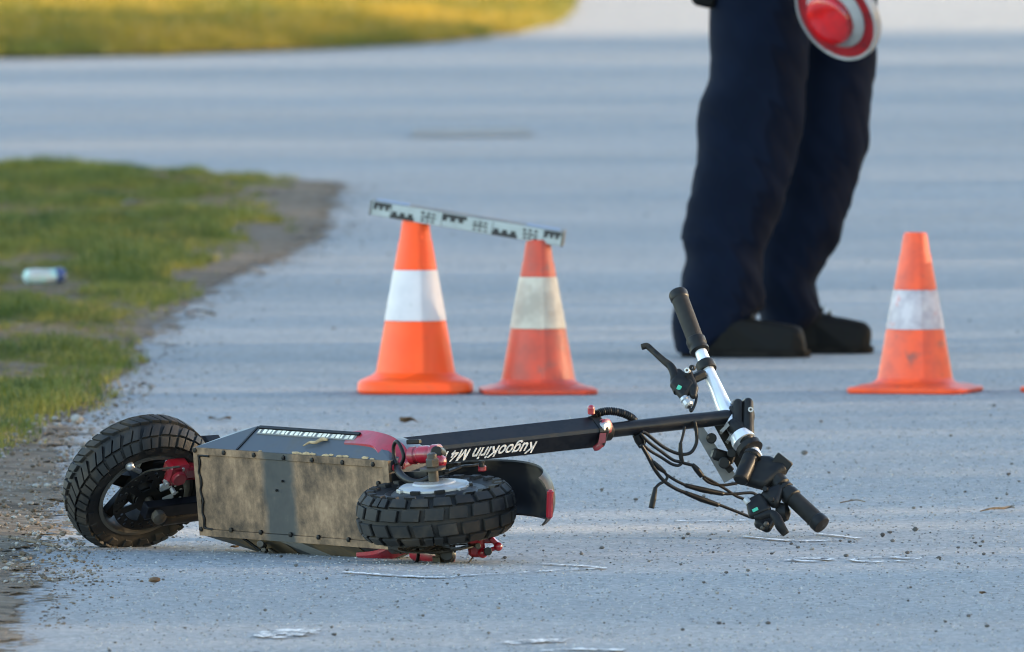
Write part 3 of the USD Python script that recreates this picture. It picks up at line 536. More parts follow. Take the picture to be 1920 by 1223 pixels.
for zx, zy in [(25, 303), (245, 322), (475, 340), (700, 360), (920, 377), (1152, 396), (1385, 410), (72, 905), (300, 913), (528, 930), (755, 948), (968, 968), (1198, 986), (1425, 556), (690, 540), (645, 610)]:
    q = px_on_plate(360 + zx / 4.076, 770 + zy / 4.076); r_ = 0.0041 if zy not in (540, 610) else 0.0022
    obj(deck, "bolt", lathe([(r_ * 0.55, 0.0030 if r_ > 0.003 else 0.002), (r_, 0.0022 if r_ > 0.003 else 0.0012), (r_, -0.001)][::-1], q, DB, 10), M["black_metal"], 30)
# seams, led strip, mud on the upper bevelled side; the other side is worn and dirty
def bev(l, k, lift=0.001, up=1):                                   # point on the bevelled side: k = 0 at the plate, 1 at the outer edge
    so = np.interp(l, [p[0] for p in outer], [p[1] for p in outer]); nn = unit(0.047 * DS * up + 0.033 * DB)
    return D(l, up * (0.0737 + (so - 0.0737) * k), 0.004 + 0.043 * k) + nn * lift
def strip(l0, l1, k0, k1, up=1, t=0.0018, dl=0.0, n=3):
    return hull([bev(l + (dl * k), k, h, up) for l in (l0, l1) for k in (k0, k1) for h in (-0.001, t)])
obj(deck, "seam", strip(0.108, 0.1125, 0.0, 1.0, 1, 0.0015, 0.008), M["cable"], False)
obj(deck, "seam", strip(0.108, 0.1125, 0.0, 1.0, -1, 0.0015, 0.008), M["cable"], False)
obj(deck, "edge_trim", hull([bev(l, k, h) for l in (0.125, 0.385) for k, h in ((0.90, 0.0), (0.90, 0.004), (1.0, 0.0), (1.0, 0.004))]), M["plastic"], 20)
led = obj(deck, "led_strip", strip(0.128, 0.380, 0.70, 0.89, 1, 0.0014), M["alu_grey"], False)
for k in range(21):
    l = 0.131 + k * 0.0118
    obj(led, "led", strip(l, l + (0.0085 if k % 3 else 0.0045), 0.73, 0.87, 1, 0.0026), M["led"], False)
obj(deck, "side_panel", cat([strip(a, b, 0.03, 0.98, -1, 0.0012) for a, b in ((0.006, 0.034), (0.036, 0.074), (0.076, 0.103), (0.118, 0.21), (0.262, 0.405))]), M["deck_dirty"], False, label="mud stained lower side panel")
obj(deck, "side_strip", hull([bev(l + 0.055 * k, k, h, -1) for l in (0.205, 0.258) for k in (0.02, 0.98) for h in (-0.001, 0.0016)]), M["alu_grey"], False, label="pale grey clean strip across the lower side")
obj(deck, "stand_bolt", cat([cyl(W(494, 1024, -0.235), W(488, 1020, -0.265), 0.006), cyl(W(499, 1033, -0.235), W(494, 1031, -0.262), 0.004), bar(W(505, 1030, -0.225), W(525, 1043, -0.245), 0.008, 0.006, Z_)]), M["dull_steel"], 30)
mr = np.random.default_rng(4)
for l, k, w in [(0.262, 0.03, 0.010), (0.275, 0.02, 0.008), (0.290, 0.03, 0.012), (0.305, 0.04, 0.008), (0.34, 0.02, 0.010), (0.352, 0.06, 0.006), (0.375, 0.02, 0.009), (0.39, 0.04, 0.008), (0.17, 0.02, 0.004), (0.44, 0.04, 0.009), (0.46, 0.02, 0.006)]:
    m = trimesh.creation.icosphere(2, 1.0); vv_ = m.vertices * (0.6 + 0.8 * meshkit.noise(m.vertices * 2.2 + l * 91, 3))[:, None]
    obj(deck, "mud_patch", T(bev(l, k, 0.0) + vv_[:, :1] * DR * w + vv_[:, 1:2] * DS * w * 0.28 + vv_[:, 2:] * DB * 0.0022, m.faces), M["mud"], True)
obj(deck, "mud_patch", tube([bev(0.270, 0.30, 0.003), bev(0.283, 0.42, 0.005), bev(0.296, 0.46, 0.004), bev(0.306, 0.60, 0.004), bev(0.318, 0.62, 0.003)], [0.001, 0.0024, 0.0028, 0.0036, 0.0022], 7), M["mud"], True)

# rear brackets, swing arms, shock absorbers
Yp = lambda u: -0.13 - (u - 368.5) / 1130.0 * 1.19
def wp(u, v, dy=0.0): return W(u, v, Yp(u) + dy)
br = obj(sc, "rear_bracket", ribbon([wp(655, 810, 0.060), wp(685, 807, 0.060), wp(712, 811, 0.055), wp(738, 820, 0.050), wp(760, 838, 0.050), wp(772, 864, 0.05)],
                                    [wp(645, 831, 0.022), wp(672, 832, 0.022), wp(698, 836, 0.018), wp(710, 851, 0.006), wp(722, 868, -0.004), wp(742, 876, 0.0)], -DS * 0.007), M["red"], 40)
obj(br, "web", cat([hull([wp(u, v, y) for u, v in ((735, 826), (768, 846), (770, 870), (728, 872)) for y in (0.05, 0.075)]), bar(wp(724, 869, 0.0), wp(760, 874, 0.03), 0.010, 0.012, Z_)]), M["red"], 25)
br2 = obj(sc, "rear_bracket", ribbon([wp(668, 1043, 0.03), wp(700, 1040, 0.03), wp(722, 1032, 0.02), wp(735, 1020, 0.02), wp(775, 1024, 0.05)],
                                     [wp(678, 1050, 0.045), wp(700, 1052, 0.05), wp(728, 1050, 0.06), wp(752, 1042, 0.06), wp(778, 1030, 0.07)], DS * 0.006), M["red"], 40)
up = AR
arm = obj(sc, "swing_arm", cat([hull([W(u, v, y) for u, v, y in ((738, 886, -0.50), (744, 905, -0.50), (800, 884, -0.60), (800, 893, -0.60), (842, 880, -0.60), (842, 890, -0.60))] + [W(u, v, y + 0.03) for u, v, y in ((738, 886, -0.50), (744, 905, -0.50), (800, 884, -0.60), (842, 886, -0.60))]),
                                bar(W(728, 880, -0.48), W(732, 912, -0.48), 0.02, 0.012, DR), bar(W(736, 892, -0.48), W(736, 1010, -0.47), 0.03, 0.03, DR)]), M["black_metal"], 25)
arm2 = obj(sc, "swing_arm", cat([bar(W(740, 1022, -0.49), W(842, 1032, -0.61), 0.03, 0.012, up), bar(W(745, 1020, -0.49), W(760, 1028, -0.50), 0.02, 0.02, up)]), M["black_metal"], 25)
def shock(p, q, r, nm):
    d = unit(q - p); L = np.linalg.norm(q - p); pr = []
    for t, k in ((0, 0.75), (0.04, 1.0), (0.20, 1.0), (0.24, 0.86), (0.30, 0.86), (0.34, 1.0), (0.62, 1.0), (0.66, 0.90), (0.72, 0.90), (0.76, 1.06), (0.97, 1.06), (1.0, 0.8)): pr.append((r * k, L * t))
    return obj(sc, nm, lathe(pr, p, d, 28), M["red"], 40)
s1 = shock(W(768, 855, -0.535), W(826, 850, -0.565), 0.0145, "shock_absorber")
obj(s1, "cap_bolt", cyl(W(818, 848, -0.60), W(826, 850, -0.55), 0.010), M["plastic"], 30)
obj(s1, "lug", cat([ball(W(824, 866, -0.595), 0.012), bar(W(808, 862, -0.58), W(832, 866, -0.60), 0.014, 0.016, Z_)]), M["red"], 40)
obj(s1, "mount", bar(W(764, 829, -0.52), W(788, 828, -0.53), 0.012, 0.008, Z_), M["plastic"], 30)
s2 = shock(W(778, 1034, -0.53), W(842, 1044, -0.60), 0.0155, "shock_absorber")
obj(s2, "cap_bolt", cyl(W(838, 1040, -0.66), W(842, 1044, -0.61), 0.011), M["plastic"], 30)

# rear wheel with its motor hub
rw = obj(sc, "rear_wheel", lathe([(0.020, -0.036), (0.068, -0.034), (0.080, -0.038), (0.084, -0.036), (0.078, -0.020), (0.078, 0.020), (0.084, 0.032), (0.080, 0.034), (0.072, 0.032), (0.068, 0.035), (0.062, 0.038), (0.030, 0.041), (0.020, 0.042)], WR, AR, 64), M["black_metal"], 30)
obj(rw, "tyre", tyre(WR, AR, 0.131, 0.041, 8, True), M["rubber"], 30)
obj(rw, "motor_hub", lathe([(0.0590, 0.034), (0.0585, 0.0415), (0.054, 0.0445), (0.036, 0.0460), (0.034, 0.0485), (0.014, 0.0490)], WR, AR, 48), M["steel"], 30)
e1, e2, _ = frame(AR)
for k in range(9):
    t = 2 * math.pi * k / 9 + 0.15; d = math.cos(t) * e1 + math.sin(t) * e2; q = np.cross(AR, d)
    obj(rw, "hub_lug", cbox(WR + d * 0.0580 + AR * 0.0385, (d, q, AR), (0.005, 0.009, 0.0040), 0.0012), M["steel"] if k % 2 else M["black_metal"], 25)
ax = obj(rw, "axle", lathe([(0.0085, 0.044), (0.017, 0.0445), (0.017, 0.0485), (0.0085, 0.049), (0.0085, 0.068), (0.0215, 0.0685), (0.0215, 0.0720), (0.008, 0.0725), (0.008, 0.094), (0.005, 0.096)], WR, AR, 24), M["dull_steel"], 30)
obj(rw, "axle_nut", lathe([(0.0105, 0.073), (0.0118, 0.0745), (0.0118, 0.085), (0.0105, 0.087)], WR, AR, 6), M["dull_steel"], 20)
obj(rw, "axle_nut", lathe([(0.0085, -0.048), (0.0085, -0.075), (0.0145, -0.0755), (0.0145, -0.092), (0.008, -0.095)], WR, AR, 6), M["dull_steel"], 20)
obj(rw, "brake_disc", drilled_disc(WR - AR * 0.058, AR, 0.068, 0.048, 0.0022, 22, 6), M["black_metal"], False)
obj(sc, "motor_cable", tube([W(742, 866, -0.50), W(745, 878, -0.52), W(751, 890, -0.55), W(766, 901, -0.58), W(785, 904, -0.60), W(802, 898, -0.61), W(812, 890, -0.612)], [0.0055, 0.006, 0.0065, 0.006, 0.0055, 0.005, 0.004], 12), M["cable"], True)
obj(sc, "cable", tube([W(752, 872, -0.53), W(757, 856, -0.54), W(750, 835, -0.53), W(743, 828, -0.52), W(738, 838, -0.51), W(739, 858, -0.51), W(744, 872, -0.52)], 0.0032, 9), M["cable"], True)
obj(sc, "cable", tube([W(781, 1022, -0.60), W(784, 1040, -0.61), W(782, 1052, -0.62), W(776, 1060, -0.625)], 0.003, 9), M["cable"], True)
obj(sc, "brake_wire", tube([W(890, 1040, -0.60), W(878, 1056, -0.63), W(866, 1066, -0.64), W(856, 1070, -0.65)], 0.0013, 7), M["dull_steel"], True)
rc = obj(sc, "rear_calliper", cat([cbox(W(893, 1022, -0.60), (X_, [0, 1, 0], AR), (0.014, 0.016, 0.020), 0.005), bar(W(880, 1010, -0.60), W(925, 1012, -0.60), 0.02, 0.010, AR), bar(W(920, 1008, -0.61), W(936, 1024, -0.61), 0.014, 0.008, AR),
                                   bar(W(898, 1036, -0.61), W(936, 1025, -0.61), 0.014, 0.007, AR), ball(W(934, 1025, -0.615), 0.0075), ball(W(905, 1037, -0.615), 0.0085)]), M["red"], 35)
obj(rc, "bolt", cyl(W(915, 1034, -0.64), W(915, 1034, -0.61), 0.007), M["plastic"], 30)
obj(rc, "bolt", cyl(W(896, 1024, -0.64), W(896, 1024, -0.61), 0.005), M["dull_steel"], 30)
# rear mudguard: a bent shell round the back of the wheel, open towards the camera
fd_dir = unit(np.array([0.86, 0.50, 0.0])); fd_dir = unit(fd_dir - AR * (fd_dir @ AR)); fd_t = np.cross(AR, fd_dir)
fc = WR + AR * 0.012
def shell(a0, a1, R0, R1, hw, thick, n=28, m=11):
    v = []
    for layer in (0, 1):
        for i in range(n):
            a = a0 + (a1 - a0) * i / (n - 1); R = R0 + (R1 - R0) * (i / (n - 1)) ; w = hw * (0.86 + 0.14 * math.sin(math.pi * i / (n - 1)))
            for j in range(m):
                b = -1.25 + 2.5 * j / (m - 1); rr_ = R - 0.016 * (1 - math.cos(b)) * 1.3 + (thick if layer else 0) * math.cos(b); hh = (w + (thick if layer else 0)) * math.sin(b) / math.sin(1.25)
                v.append(fc + rr_ * (math.cos(a) * fd_dir + math.sin(a) * fd_t) + hh * AR)
    f = []; L = n * m
    for i in range(n - 1):
        for j in range(m - 1):
            q = [[i * m + j, (i + 1) * m + j, (i + 1) * m + j + 1], [i * m + j, (i + 1) * m + j + 1, i * m + j + 1]]
            f += q + [[x + L for x in t[::-1]] for t in q]
    def rim(idx):
        for a, b in zip(idx[:-1], idx[1:]): f.extend([[a, b, b + L], [a, b + L, a + L]])
    rim([i * m for i in range(n)]); rim([i * m + m - 1 for i in range(n)]); rim(list(range(m))); rim([(n - 1) * m + j for j in range(m)])
    t = T(v, f); trimesh.repair.fix_normals(t); return t
fe = obj(sc, "rear_mudguard", shell(-0.92, 1.30, 0.199, 0.162, 0.043, 0.003), M["fender_in"], 40, label="black rear mudguard caked with mud inside")
tl = fc + 0.193 * (math.cos(-0.72) * fd_dir + math.sin(-0.72) * fd_t)
to = math.cos(-0.72) * fd_dir + math.sin(-0.72) * fd_t
obj(fe, "tail_light", cbox(W(1031, 945, -0.70), (X_, [0, 1, 0], unit(AR + 0.12 * X_)), (0.0055, 0.022, 0.024), 0.004), M["tail_red"], 30)
obj(fe, "stay", cat([bar(W(830, 888, -0.60), W(862, 876, -0.58), 0.012, 0.004, AR), bar(W(856, 876, -0.58), W(905, 872, -0.55), 0.006, 0.005, AR)]), M["black_metal"], 25)
for u, v in ((858, 871), (903, 868)):
    obj(fe, "stay_bolt", cat([cyl(W(u, v + 8, -0.57), W(u, v - 3, -0.57), 0.0045), cyl(W(u, v + 1, -0.57), W(u, v - 4, -0.57), 0.006, 6)]), M["plastic"], 30)
obj(fe, "stay_end", cyl(W(904, 884, -0.56), W(904, 873, -0.56), 0.0068), M["red"], 30)

# stem: square lower tube with the lettering, collar, telescoping tube
TC = (1112 - 259) / (1395 - 259) * SLEN                           # the collar along the stem
PHI = math.radians(36)
nF = unit(math.cos(PHI) * SBv - math.sin(PHI) * SA); nU = unit(math.sin(PHI) * SBv + math.cos(PHI) * SA)    # camera-side face looks down a little, the other up
hs = 0.0205
sec = []
for a, b in ((1, 0.78), (0.78, 1), (-0.78, 1), (-1, 0.78), (-1, -0.78), (-0.78, -1), (0.78, -1), (1, -0.78)): sec.append(a * nF * hs + b * nU * hs)
stem = obj(sc, "stem", hull([St(t) + s for t in (0.27, TC - 0.004) for s in sec] + [St(t) + s * 0.9 for t in (0.266, TC) for s in sec]), M["black_paint"], 20)
tm = meshkit.text_mesh("KugooKirin M4 Pro", 0.0222, 0.0006, bold=True); v = tm.vertices.copy(); x0 = v[:, 0].min(); tw = v[:, 0].max() - x0
LT = 0.209; v[:, 0] = (v[:, 0] - x0) * LT / tw; v[:, 1] -= 0.0106; v[:, 0] += v[:, 1] * 0.22
t0 = (1003 - 259) / (1395 - 259) * SLEN - 0.016
obj(stem, "lettering", T(St(t0) + nF * (hs + 0.0001) - v[:, :1] * S - v[:, 1:2] * nU * 1.0 + v[:, 2:] * nF, tm.faces), M["print"], False)
obj(sc, "stem_latch", cat([bar(St(0.25), St(0.31), 0.050, 0.050, nU, 0.006), cyl(St(0.285) - nU * 0.032, St(0.285) + nU * 0.032, 0.009)]), M["black_metal"], 25)
col = obj(sc, "stem_collar", cat([hull([St(t) + s * k for t, k in ((TC - 0.006, 1.06), (TC + 0.010, 1.06), (TC + 0.014, 0.95)) for s in sec]), cyl(St(TC + 0.01), St(TC + 0.030), 0.0175)]), M["plastic"], 25)
obj(col, "clamp_screw", cat([cyl(St(TC - 0.004, 0.030), St(TC - 0.004, 0.039), 0.0062), ball(St(TC - 0.004, 0.040), 0.0062)]), M["red"], 30)
kp = W(1131, 801, 0.44)
obj(col, "clamp_knob", cat([lathe([(0.012, 0.0), (0.0125, 0.003), (0.0125, 0.007), (0.010, 0.009), (0.010, 0.012), (0.0125, 0.013), (0.0125, 0.018), (0.009, 0.020)], kp + np.array([-0.006, 0.012, 0]), np.array([0.75, -0.62, 0.1]), 24)]), M["red"], 30)
obj(col, "clamp_spacer", cyl(kp + np.array([-0.004, 0.002, 0.0]), kp + np.array([0.006, -0.008, 0.0]), 0.0085), M["steel"], 30)
obj(col, "quick_release", cat([hull([W(u, v, y) for u, v in ((1125, 812), (1137, 812), (1135, 830), (1121, 834)) for y in (0.425, 0.435)]), tube([W(1128, 832, 0.43), W(1120, 839, 0.43), W(1114, 841, 0.432)], [0.006, 0.0055, 0.0045], 10, flat=([0, 1, 0], 0.7))]), M["red"], 30)
obj(sc, "telescopic_tube", cyl(St(TC), St(SLEN - 0.004), 0.0128, 32), M["black_paint"], 40)

# handlebar
YB = lambda v: 0.60 + 0.15 * (765.0 - v) / 220.0
def H(u, v, dy=0.0): return W(u, v, YB(v) + dy)
hb = obj(sc, "handlebar", tube([H(1285, 585), H(1312, 655), H(1330, 700), H(1346, 735), H(1362, 772), H(1385, 812), H(1400, 832), H(1418, 862), H(1440, 885), H(1470, 916), H(1505, 955)],
                               [0.0105, 0.0105, 0.0108, 0.012, 0.0142, 0.0152, 0.0150, 0.0128, 0.011, 0.0105, 0.0105], 24), M["silver"], True)
def grip(p, q, nm):
    d = unit(q - p); L = np.linalg.norm(q - p)
    g = obj(sc, nm, lathe([(0.0135, 0.004), (0.0148, 0.012), (0.0146, L * 0.5), (0.0142, L - 0.010), (0.0138, L)], p, d, 32), M["grip"], 40)
    obj(g, "flange", lathe([(0.010, -0.006), (0.0150, -0.005), (0.0163, -0.002), (0.0163, 0.008), (0.0150, 0.011), (0.0140, 0.012)], p, d, 32), M["plastic"], 40)
    obj(g, "collar", lathe([(0.0146, L - 0.014), (0.0168, L - 0.012), (0.0168, L - 0.002), (0.0152, L), (0.0152, L + 0.006), (0.0168, L + 0.007), (0.0168, L + 0.013), (0.012, L + 0.015)], p, d, 32), M["plastic"], 40)
    return g
grip(H(1272, 553), H(1308, 648), "grip")
g2 = grip(H(1538, 982), H(1478, 926), "grip")
gd = unit(H(1538, 982) - H(1478, 926))
obj(g2, "end_hole", cyl(H(1538, 982) + gd * 0.0062, H(1538, 982) + gd * 0.0068, 0.0022), M["bar_black"], 30)
# stem clamp: two rounded black jaws
jaw = lambda u, dv: hull(np.vstack([ball(H(u - 1, 757 + dv, 0.0), 0.0085, 2).vertices, ball(H(u + 1, 757 + dv, -0.02), 0.0085, 2).vertices, ball(H(u - 2, 795, 0.0), 0.0105, 2).vertices, ball(H(u, 812, -0.01), 0.011, 2).vertices]))
cl_ = obj(sc, "bar_clamp", cat([jaw(1383, 0), jaw(1402, -2), hull(np.vstack([ball(H(1378, 800, -0.01), 0.014).vertices, ball(H(1398, 822, -0.01), 0.014).vertices, ball(H(1400, 800, 0.0), 0.012).vertices])),
                                cyl(St(SLEN - 0.03), St(SLEN + 0.012), 0.0185)]), M["plastic"], 40)
for u, v in ((1407, 768),):
    obj(cl_, "bolt", ring_lathe([(0.0022, 0), (0.0045, 0), (0.0045, 0.004), (0.0022, 0.004)], H(u, v, -0.035), np.array([0.15, -1, 0]), 12), M["steel"], 30)
obj(sc, "bar_ring", lathe([(0.012, -0.016), (0.0185, -0.015), (0.0210, -0.004), (0.0215, 0.002)], H(1395, 828, -0.005), unit(H(1418, 862) - H(1385, 812)), 32), M["silver"], 40)
obj(sc, "bar_ring", lathe([(0.0165, 0), (0.0225, 0.001), (0.0225, 0.011), (0.0165, 0.013)], H(1402, 836, -0.005), unit(H(1418, 862) - H(1385, 812)), 32), M["plastic"], 40)
def lev(points, radii, mt, parent, nm, fl=([0, 1, 0], 0.55)): return obj(parent, nm, tube(points, radii, 14, flat=fl), mt, True)
# upper brake lever
bl = obj(sc, "brake_lever", cat([hull(np.vstack([ball(H(u, v, -0.02), r, 2).vertices for u, v, r in ((1272, 700, 0.008), (1266, 722, 0.009), (1281, 742, 0.008), (1293, 722, 0.009))])),
                                 hull(np.vstack([ball(H(u, v, -0.02), r, 2).vertices for u, v, r in ((1290, 700, 0.008), (1302, 728, 0.007), (1300, 742, 0.006), (1284, 712, 0.008))])),
                                 bar(H(1296, 712, -0.015), H(1322, 700, -0.01), 0.018, 0.016, Z_, 0.004)]), M["plastic"], 40)
lev([H(1203, 651, -0.03), H(1213, 649, -0.03), H(1223, 657, -0.03), H(1244, 676, -0.03), H(1258, 688, -0.028), H(1265, 704, -0.025), H(1266, 720, -0.02), H(1272, 735, -0.02)], [0.0052, 0.0055, 0.0052, 0.0058, 0.0070, 0.0078, 0.0085, 0.0085], M["black_metal"], bl, "lever")
bd = unit(H(1346, 735) - H(1330, 700))
obj(bl, "clamp_ring", lathe([(0.0112, -0.008), (0.0158, -0.008), (0.0165, -0.006), (0.0165, 0.006), (0.0158, 0.008), (0.0112, 0.008)], H(1324, 688), bd, 28), M["plastic"], 40)
for u, v in ((1291, 695), (1300, 690)):
    obj(bl, "clamp_bolt", ring_lathe([(0.0022, 0), (0.0048, 0), (0.0048, 0.008), (0.0022, 0.008)], H(u, v, -0.035), np.array([-0.4, -1, 0.1]), 14), M["steel"] if u < 1295 else M["plastic"], 30)
obj(bl, "emblem", cbox(H(1273.5, 727, -0.0315), (unit([0.9, 0, -0.45]), unit([0.45, 0, 0.9]), [0, 1, 0]), (0.0036, 0.0040, 0.0010), 0.0006), M["green_print"], 20)
ad = unit(H(1296, 766) - H(1281, 746))
obj(bl, "cable_adjuster", lathe([(0.006, 0), (0.0078, 0.001), (0.0078, 0.006), (0.006, 0.007), (0.0066, 0.008), (0.0085, 0.010), (0.0085, 0.018), (0.006, 0.021)], H(1281, 746, -0.02), ad, 10), M["steel"], 25)
obj(bl, "brake_cable", tube([H(1293, 763, -0.02), H(1296, 771, -0.02), H(1303, 758, -0.015), H(1306, 744, -0.01), H(1304, 735, -0.01)], 0.0026, 8), M["cable"], True)
# display box under the tube, seen along its narrow side
dsp = obj(sc, "display_bracket", cat([hull([W(u, v, y) for (u, v) in ((1297, 800), (1318, 800), (1381, 893), (1358, 906)) for y in (0.615, 0.63)])]), M["alu_grey"], 20)
obj(dsp, "back_case", hull([W(u, v, y) for (u, v) in ((1338, 797), (1372, 790), (1395, 870), (1386, 884)) for y in (0.60, 0.635)]), M["plastic"], 20)
for pts, mt in (([(1349, 808), (1365, 793), (1368, 798), (1354, 813)], "alu_grey"), ([(1360, 829), (1378, 801), (1380, 806), (1365, 833)], "alu_grey")):
    obj(dsp, "clip", hull([W(u, v, y) for u, v in pts for y in (0.555, 0.60)]), M[mt], 20)
for u, v in ((1327, 820), (1352, 812), (1364, 828)):
    obj(dsp, "screw", cyl(W(u, v, 0.565), W(u, v, 0.55), 0.0026), M["dull_steel"], 30)
obj(dsp, "socket", cat([cyl(W(1334, 822, 0.56), W(1334, 822, 0.61), 0.009), cyl(W(1358, 868, 0.55), W(1358, 868, 0.61), 0.010), bar(W(1335, 850, 0.57), W(1375, 862, 0.58), 0.02, 0.02, Z_, 0.004), cyl(W(1372, 850, 0.55), W(1372, 850, 0.60), 0.008), bar(W(1362, 872, 0.57), W(1372, 884, 0.57), 0.012, 0.012, Z_)]), M["plastic"], 30)
# throttle and switch housing
th = obj(sc, "throttle", cat([hull(np.vstack([ball(H(u, v, -0.01), r, 2).vertices for u, v, r in ((1405, 868, 0.013), (1400, 898, 0.012), (1430, 905, 0.013), (1462, 880, 0.014), (1440, 868, 0.012))])),
                              cbox(H(1466, 868, -0.01), (unit([0.8, 0, -0.6]), [0, 1, 0], unit([0.6, 0, 0.8])), (0.016, 0.016, 0.011), 0.002),
                              lathe([(0.014, -0.012), (0.019, -0.010), (0.021, 0.0), (0.019, 0.010), (0.0165, 0.018), (0.0165, 0.026), (0.013, 0.029)], H(1448, 893), unit(H(1478, 926) - H(1440, 885)), 28)]), M["plastic"], 40)
obj(th, "key_barrel", cat([cyl(H(1408, 856, -0.03), H(1388, 902, -0.03), 0.0135, 24), cyl(H(1413, 850, -0.03), H(1409, 858, -0.03), 0.0150, 24)]), M["black_metal"], 40)
obj(th, "key_face", cyl(H(1413.4, 849, -0.03), H(1413, 850, -0.03), 0.0105, 24), M["silver"], 30)
# lower brake lever
b2 = obj(sc, "brake_lever", cat([hull(np.vstack([ball(H(u, v, -0.01), r, 2).vertices for u, v, r in ((1405, 942, 0.006), (1412, 965, 0.008), (1436, 955, 0.009), (1424, 934, 0.008))])),
                                 hull(np.vstack([ball(H(u, v, -0.01), r, 2).vertices for u, v, r in ((1436, 930, 0.009), (1452, 942, 0.010), (1440, 925, 0.008), (1460, 918, 0.009))])),
                                 hull(np.vstack([ball(H(u, v, 0.0), r, 2).vertices for u, v, r in ((1424, 982, 0.009), (1438, 990, 0.008), (1448, 972, 0.009), (1430, 965, 0.009))])), ]), M["plastic"], 40)
lev([H(1415, 972, -0.02), H(1430, 968, -0.025), H(1446, 964, -0.028), H(1456, 972, -0.028), H(1464, 988, -0.022), H(1474, 1002, -0.012)], [0.004, 0.006, 0.0075, 0.0085, 0.0085, 0.0065], M["black_metal"], b2, "lever")
obj(b2, "lever_pin", cat([ball(H(1437, 983, -0.03), 0.0048), ball(H(1430, 990, -0.02), 0.004)]), M["dull_steel"], True)
obj(b2, "emblem", cbox(H(1416, 956, -0.022), (unit([0.9, 0, 0.45]), unit([-0.45, 0, 0.9]), [0, 1, 0]), (0.0052, 0.0028, 0.0010), 0.0006), M["green_print"], 20)
obj(b2, "cable_adjuster", cyl(H(1398, 936, -0.012), H(1405, 945, -0.012), 0.0062, 10), M["steel"], 25)
obj(b2, "clamp_ring", lathe([(0.0112, -0.009), (0.0165, -0.009), (0.0175, -0.006), (0.0175, 0.006), (0.0165, 0.009), (0.0112, 0.009)], H(1452, 899), unit(H(1478, 926) - H(1440, 885)), 28), M["plastic"], 40)
obj(b2, "clamp_bolt", cat([cyl(H(1434, 917, -0.03), H(1440, 921, 0.0), 0.0045), cyl(H(1446, 936, -0.03), H(1450, 938, 0.0), 0.0045)]), M["black_metal"], 30)
obj(sc, "bell", lathe([(0.004, -0.004), (0.016, -0.002), (0.0175, 0.004), (0.014, 0.014), (0.005, 0.019)], H(1461, 962, 0.02), unit([0.85, -0.25, 0.1]), 24), M["plastic"], 40)
# cables between the stem and the handlebar
ys = lambda u: (u - 259) / 1130.0 * 0.597
def cab(pts, r, nm="cable", dy=-0.02, mt="cable"):
    return obj(sc, nm, tube([W(u, v, ys(u) + dy) for u, v in pts], r, 9), M[mt], True)
sp = spline(np.array([W(u, v, ys(u) + d) for u, v, d in ((1113, 781, 0.0), (1124, 774, 0.0), (1142, 771, 0.0), (1163, 774, 0.0), (1182, 782, 0.005), (1194, 796, 0.022), (1198, 812, 0.018), (1204, 832, 0.0))]), 22)
obj(sc, "spiral_wrap", tube(sp, [0.0062 + 0.0011 * math.sin(k * 1.45) for k in range(len(sp))], 12, smooth=False), M["cable"], 60)
cab([(1194, 814), (1199, 826), (1204, 838)], [0.0085, 0.0085, 0.006], "cable_sleeve", -0.005)
cab([(1203, 810), (1213, 814), (1242, 837), (1266, 849), (1285, 852), (1298, 846), (1306, 828), (1305, 805), (1302, 790)], 0.0030)
cab([(1200, 812), (1217, 830), (1240, 847), (1261, 862), (1277, 867), (1300, 873)], 0.0028)
cab([(1298, 871), (1306, 880), (1316, 893)], [0.0035, 0.0052, 0.0048], "cable_sleeve")
cab([(1313, 890), (1336, 903), (1360, 917), (1380, 930), (1398, 937)], 0.0026)
cab([(1318, 896), (1330, 905), (1350, 910), (1372, 908), (1385, 905)], 0.0026)
cab([(1206, 834), (1220, 846), (1240, 858), (1259, 870), (1272, 873), (1280, 867)], 0.0026)
cab([(1284, 800), (1280, 818), (1276, 832)], 0.0024)
cab([(1276, 830), (1276, 850), (1279, 868)], [0.0030, 0.0042, 0.0036], "cable_sleeve")
cab([(1202, 834), (1213, 853), (1228, 881), (1245, 902), (1266, 916), (1287, 925)], 0.0032)
cab([(1285, 924), (1315, 936), (1347, 947)], [0.0038, 0.0052, 0.0040], "cable_sleeve")
cab([(1344, 945), (1375, 957), (1400, 967), (1412, 971), (1422, 968)], 0.0027)
cab([(1206, 838), (1214, 852), (1226, 868), (1238, 878), (1247, 887), (1251, 894), (1247, 902), (1236, 908), (1229, 915)], 0.0026)
cab([(1229, 914), (1225, 935), (1221, 953)], [0.0036, 0.0052, 0.0050], "plug")
cab([(1225, 866), (1236, 877), (1247, 886)], [0.003, 0.0048, 0.003], "cable_sleeve")
cab([(1248, 889), (1265, 900), (1287, 911)], 0.0026)
cab([(1285, 910), (1320, 919), (1356, 926)], [0.0038, 0.0052, 0.0040], "cable_sleeve")
cab([(1354, 926), (1380, 926), (1408, 924), (1418, 928), (1428, 935)], 0.0027)

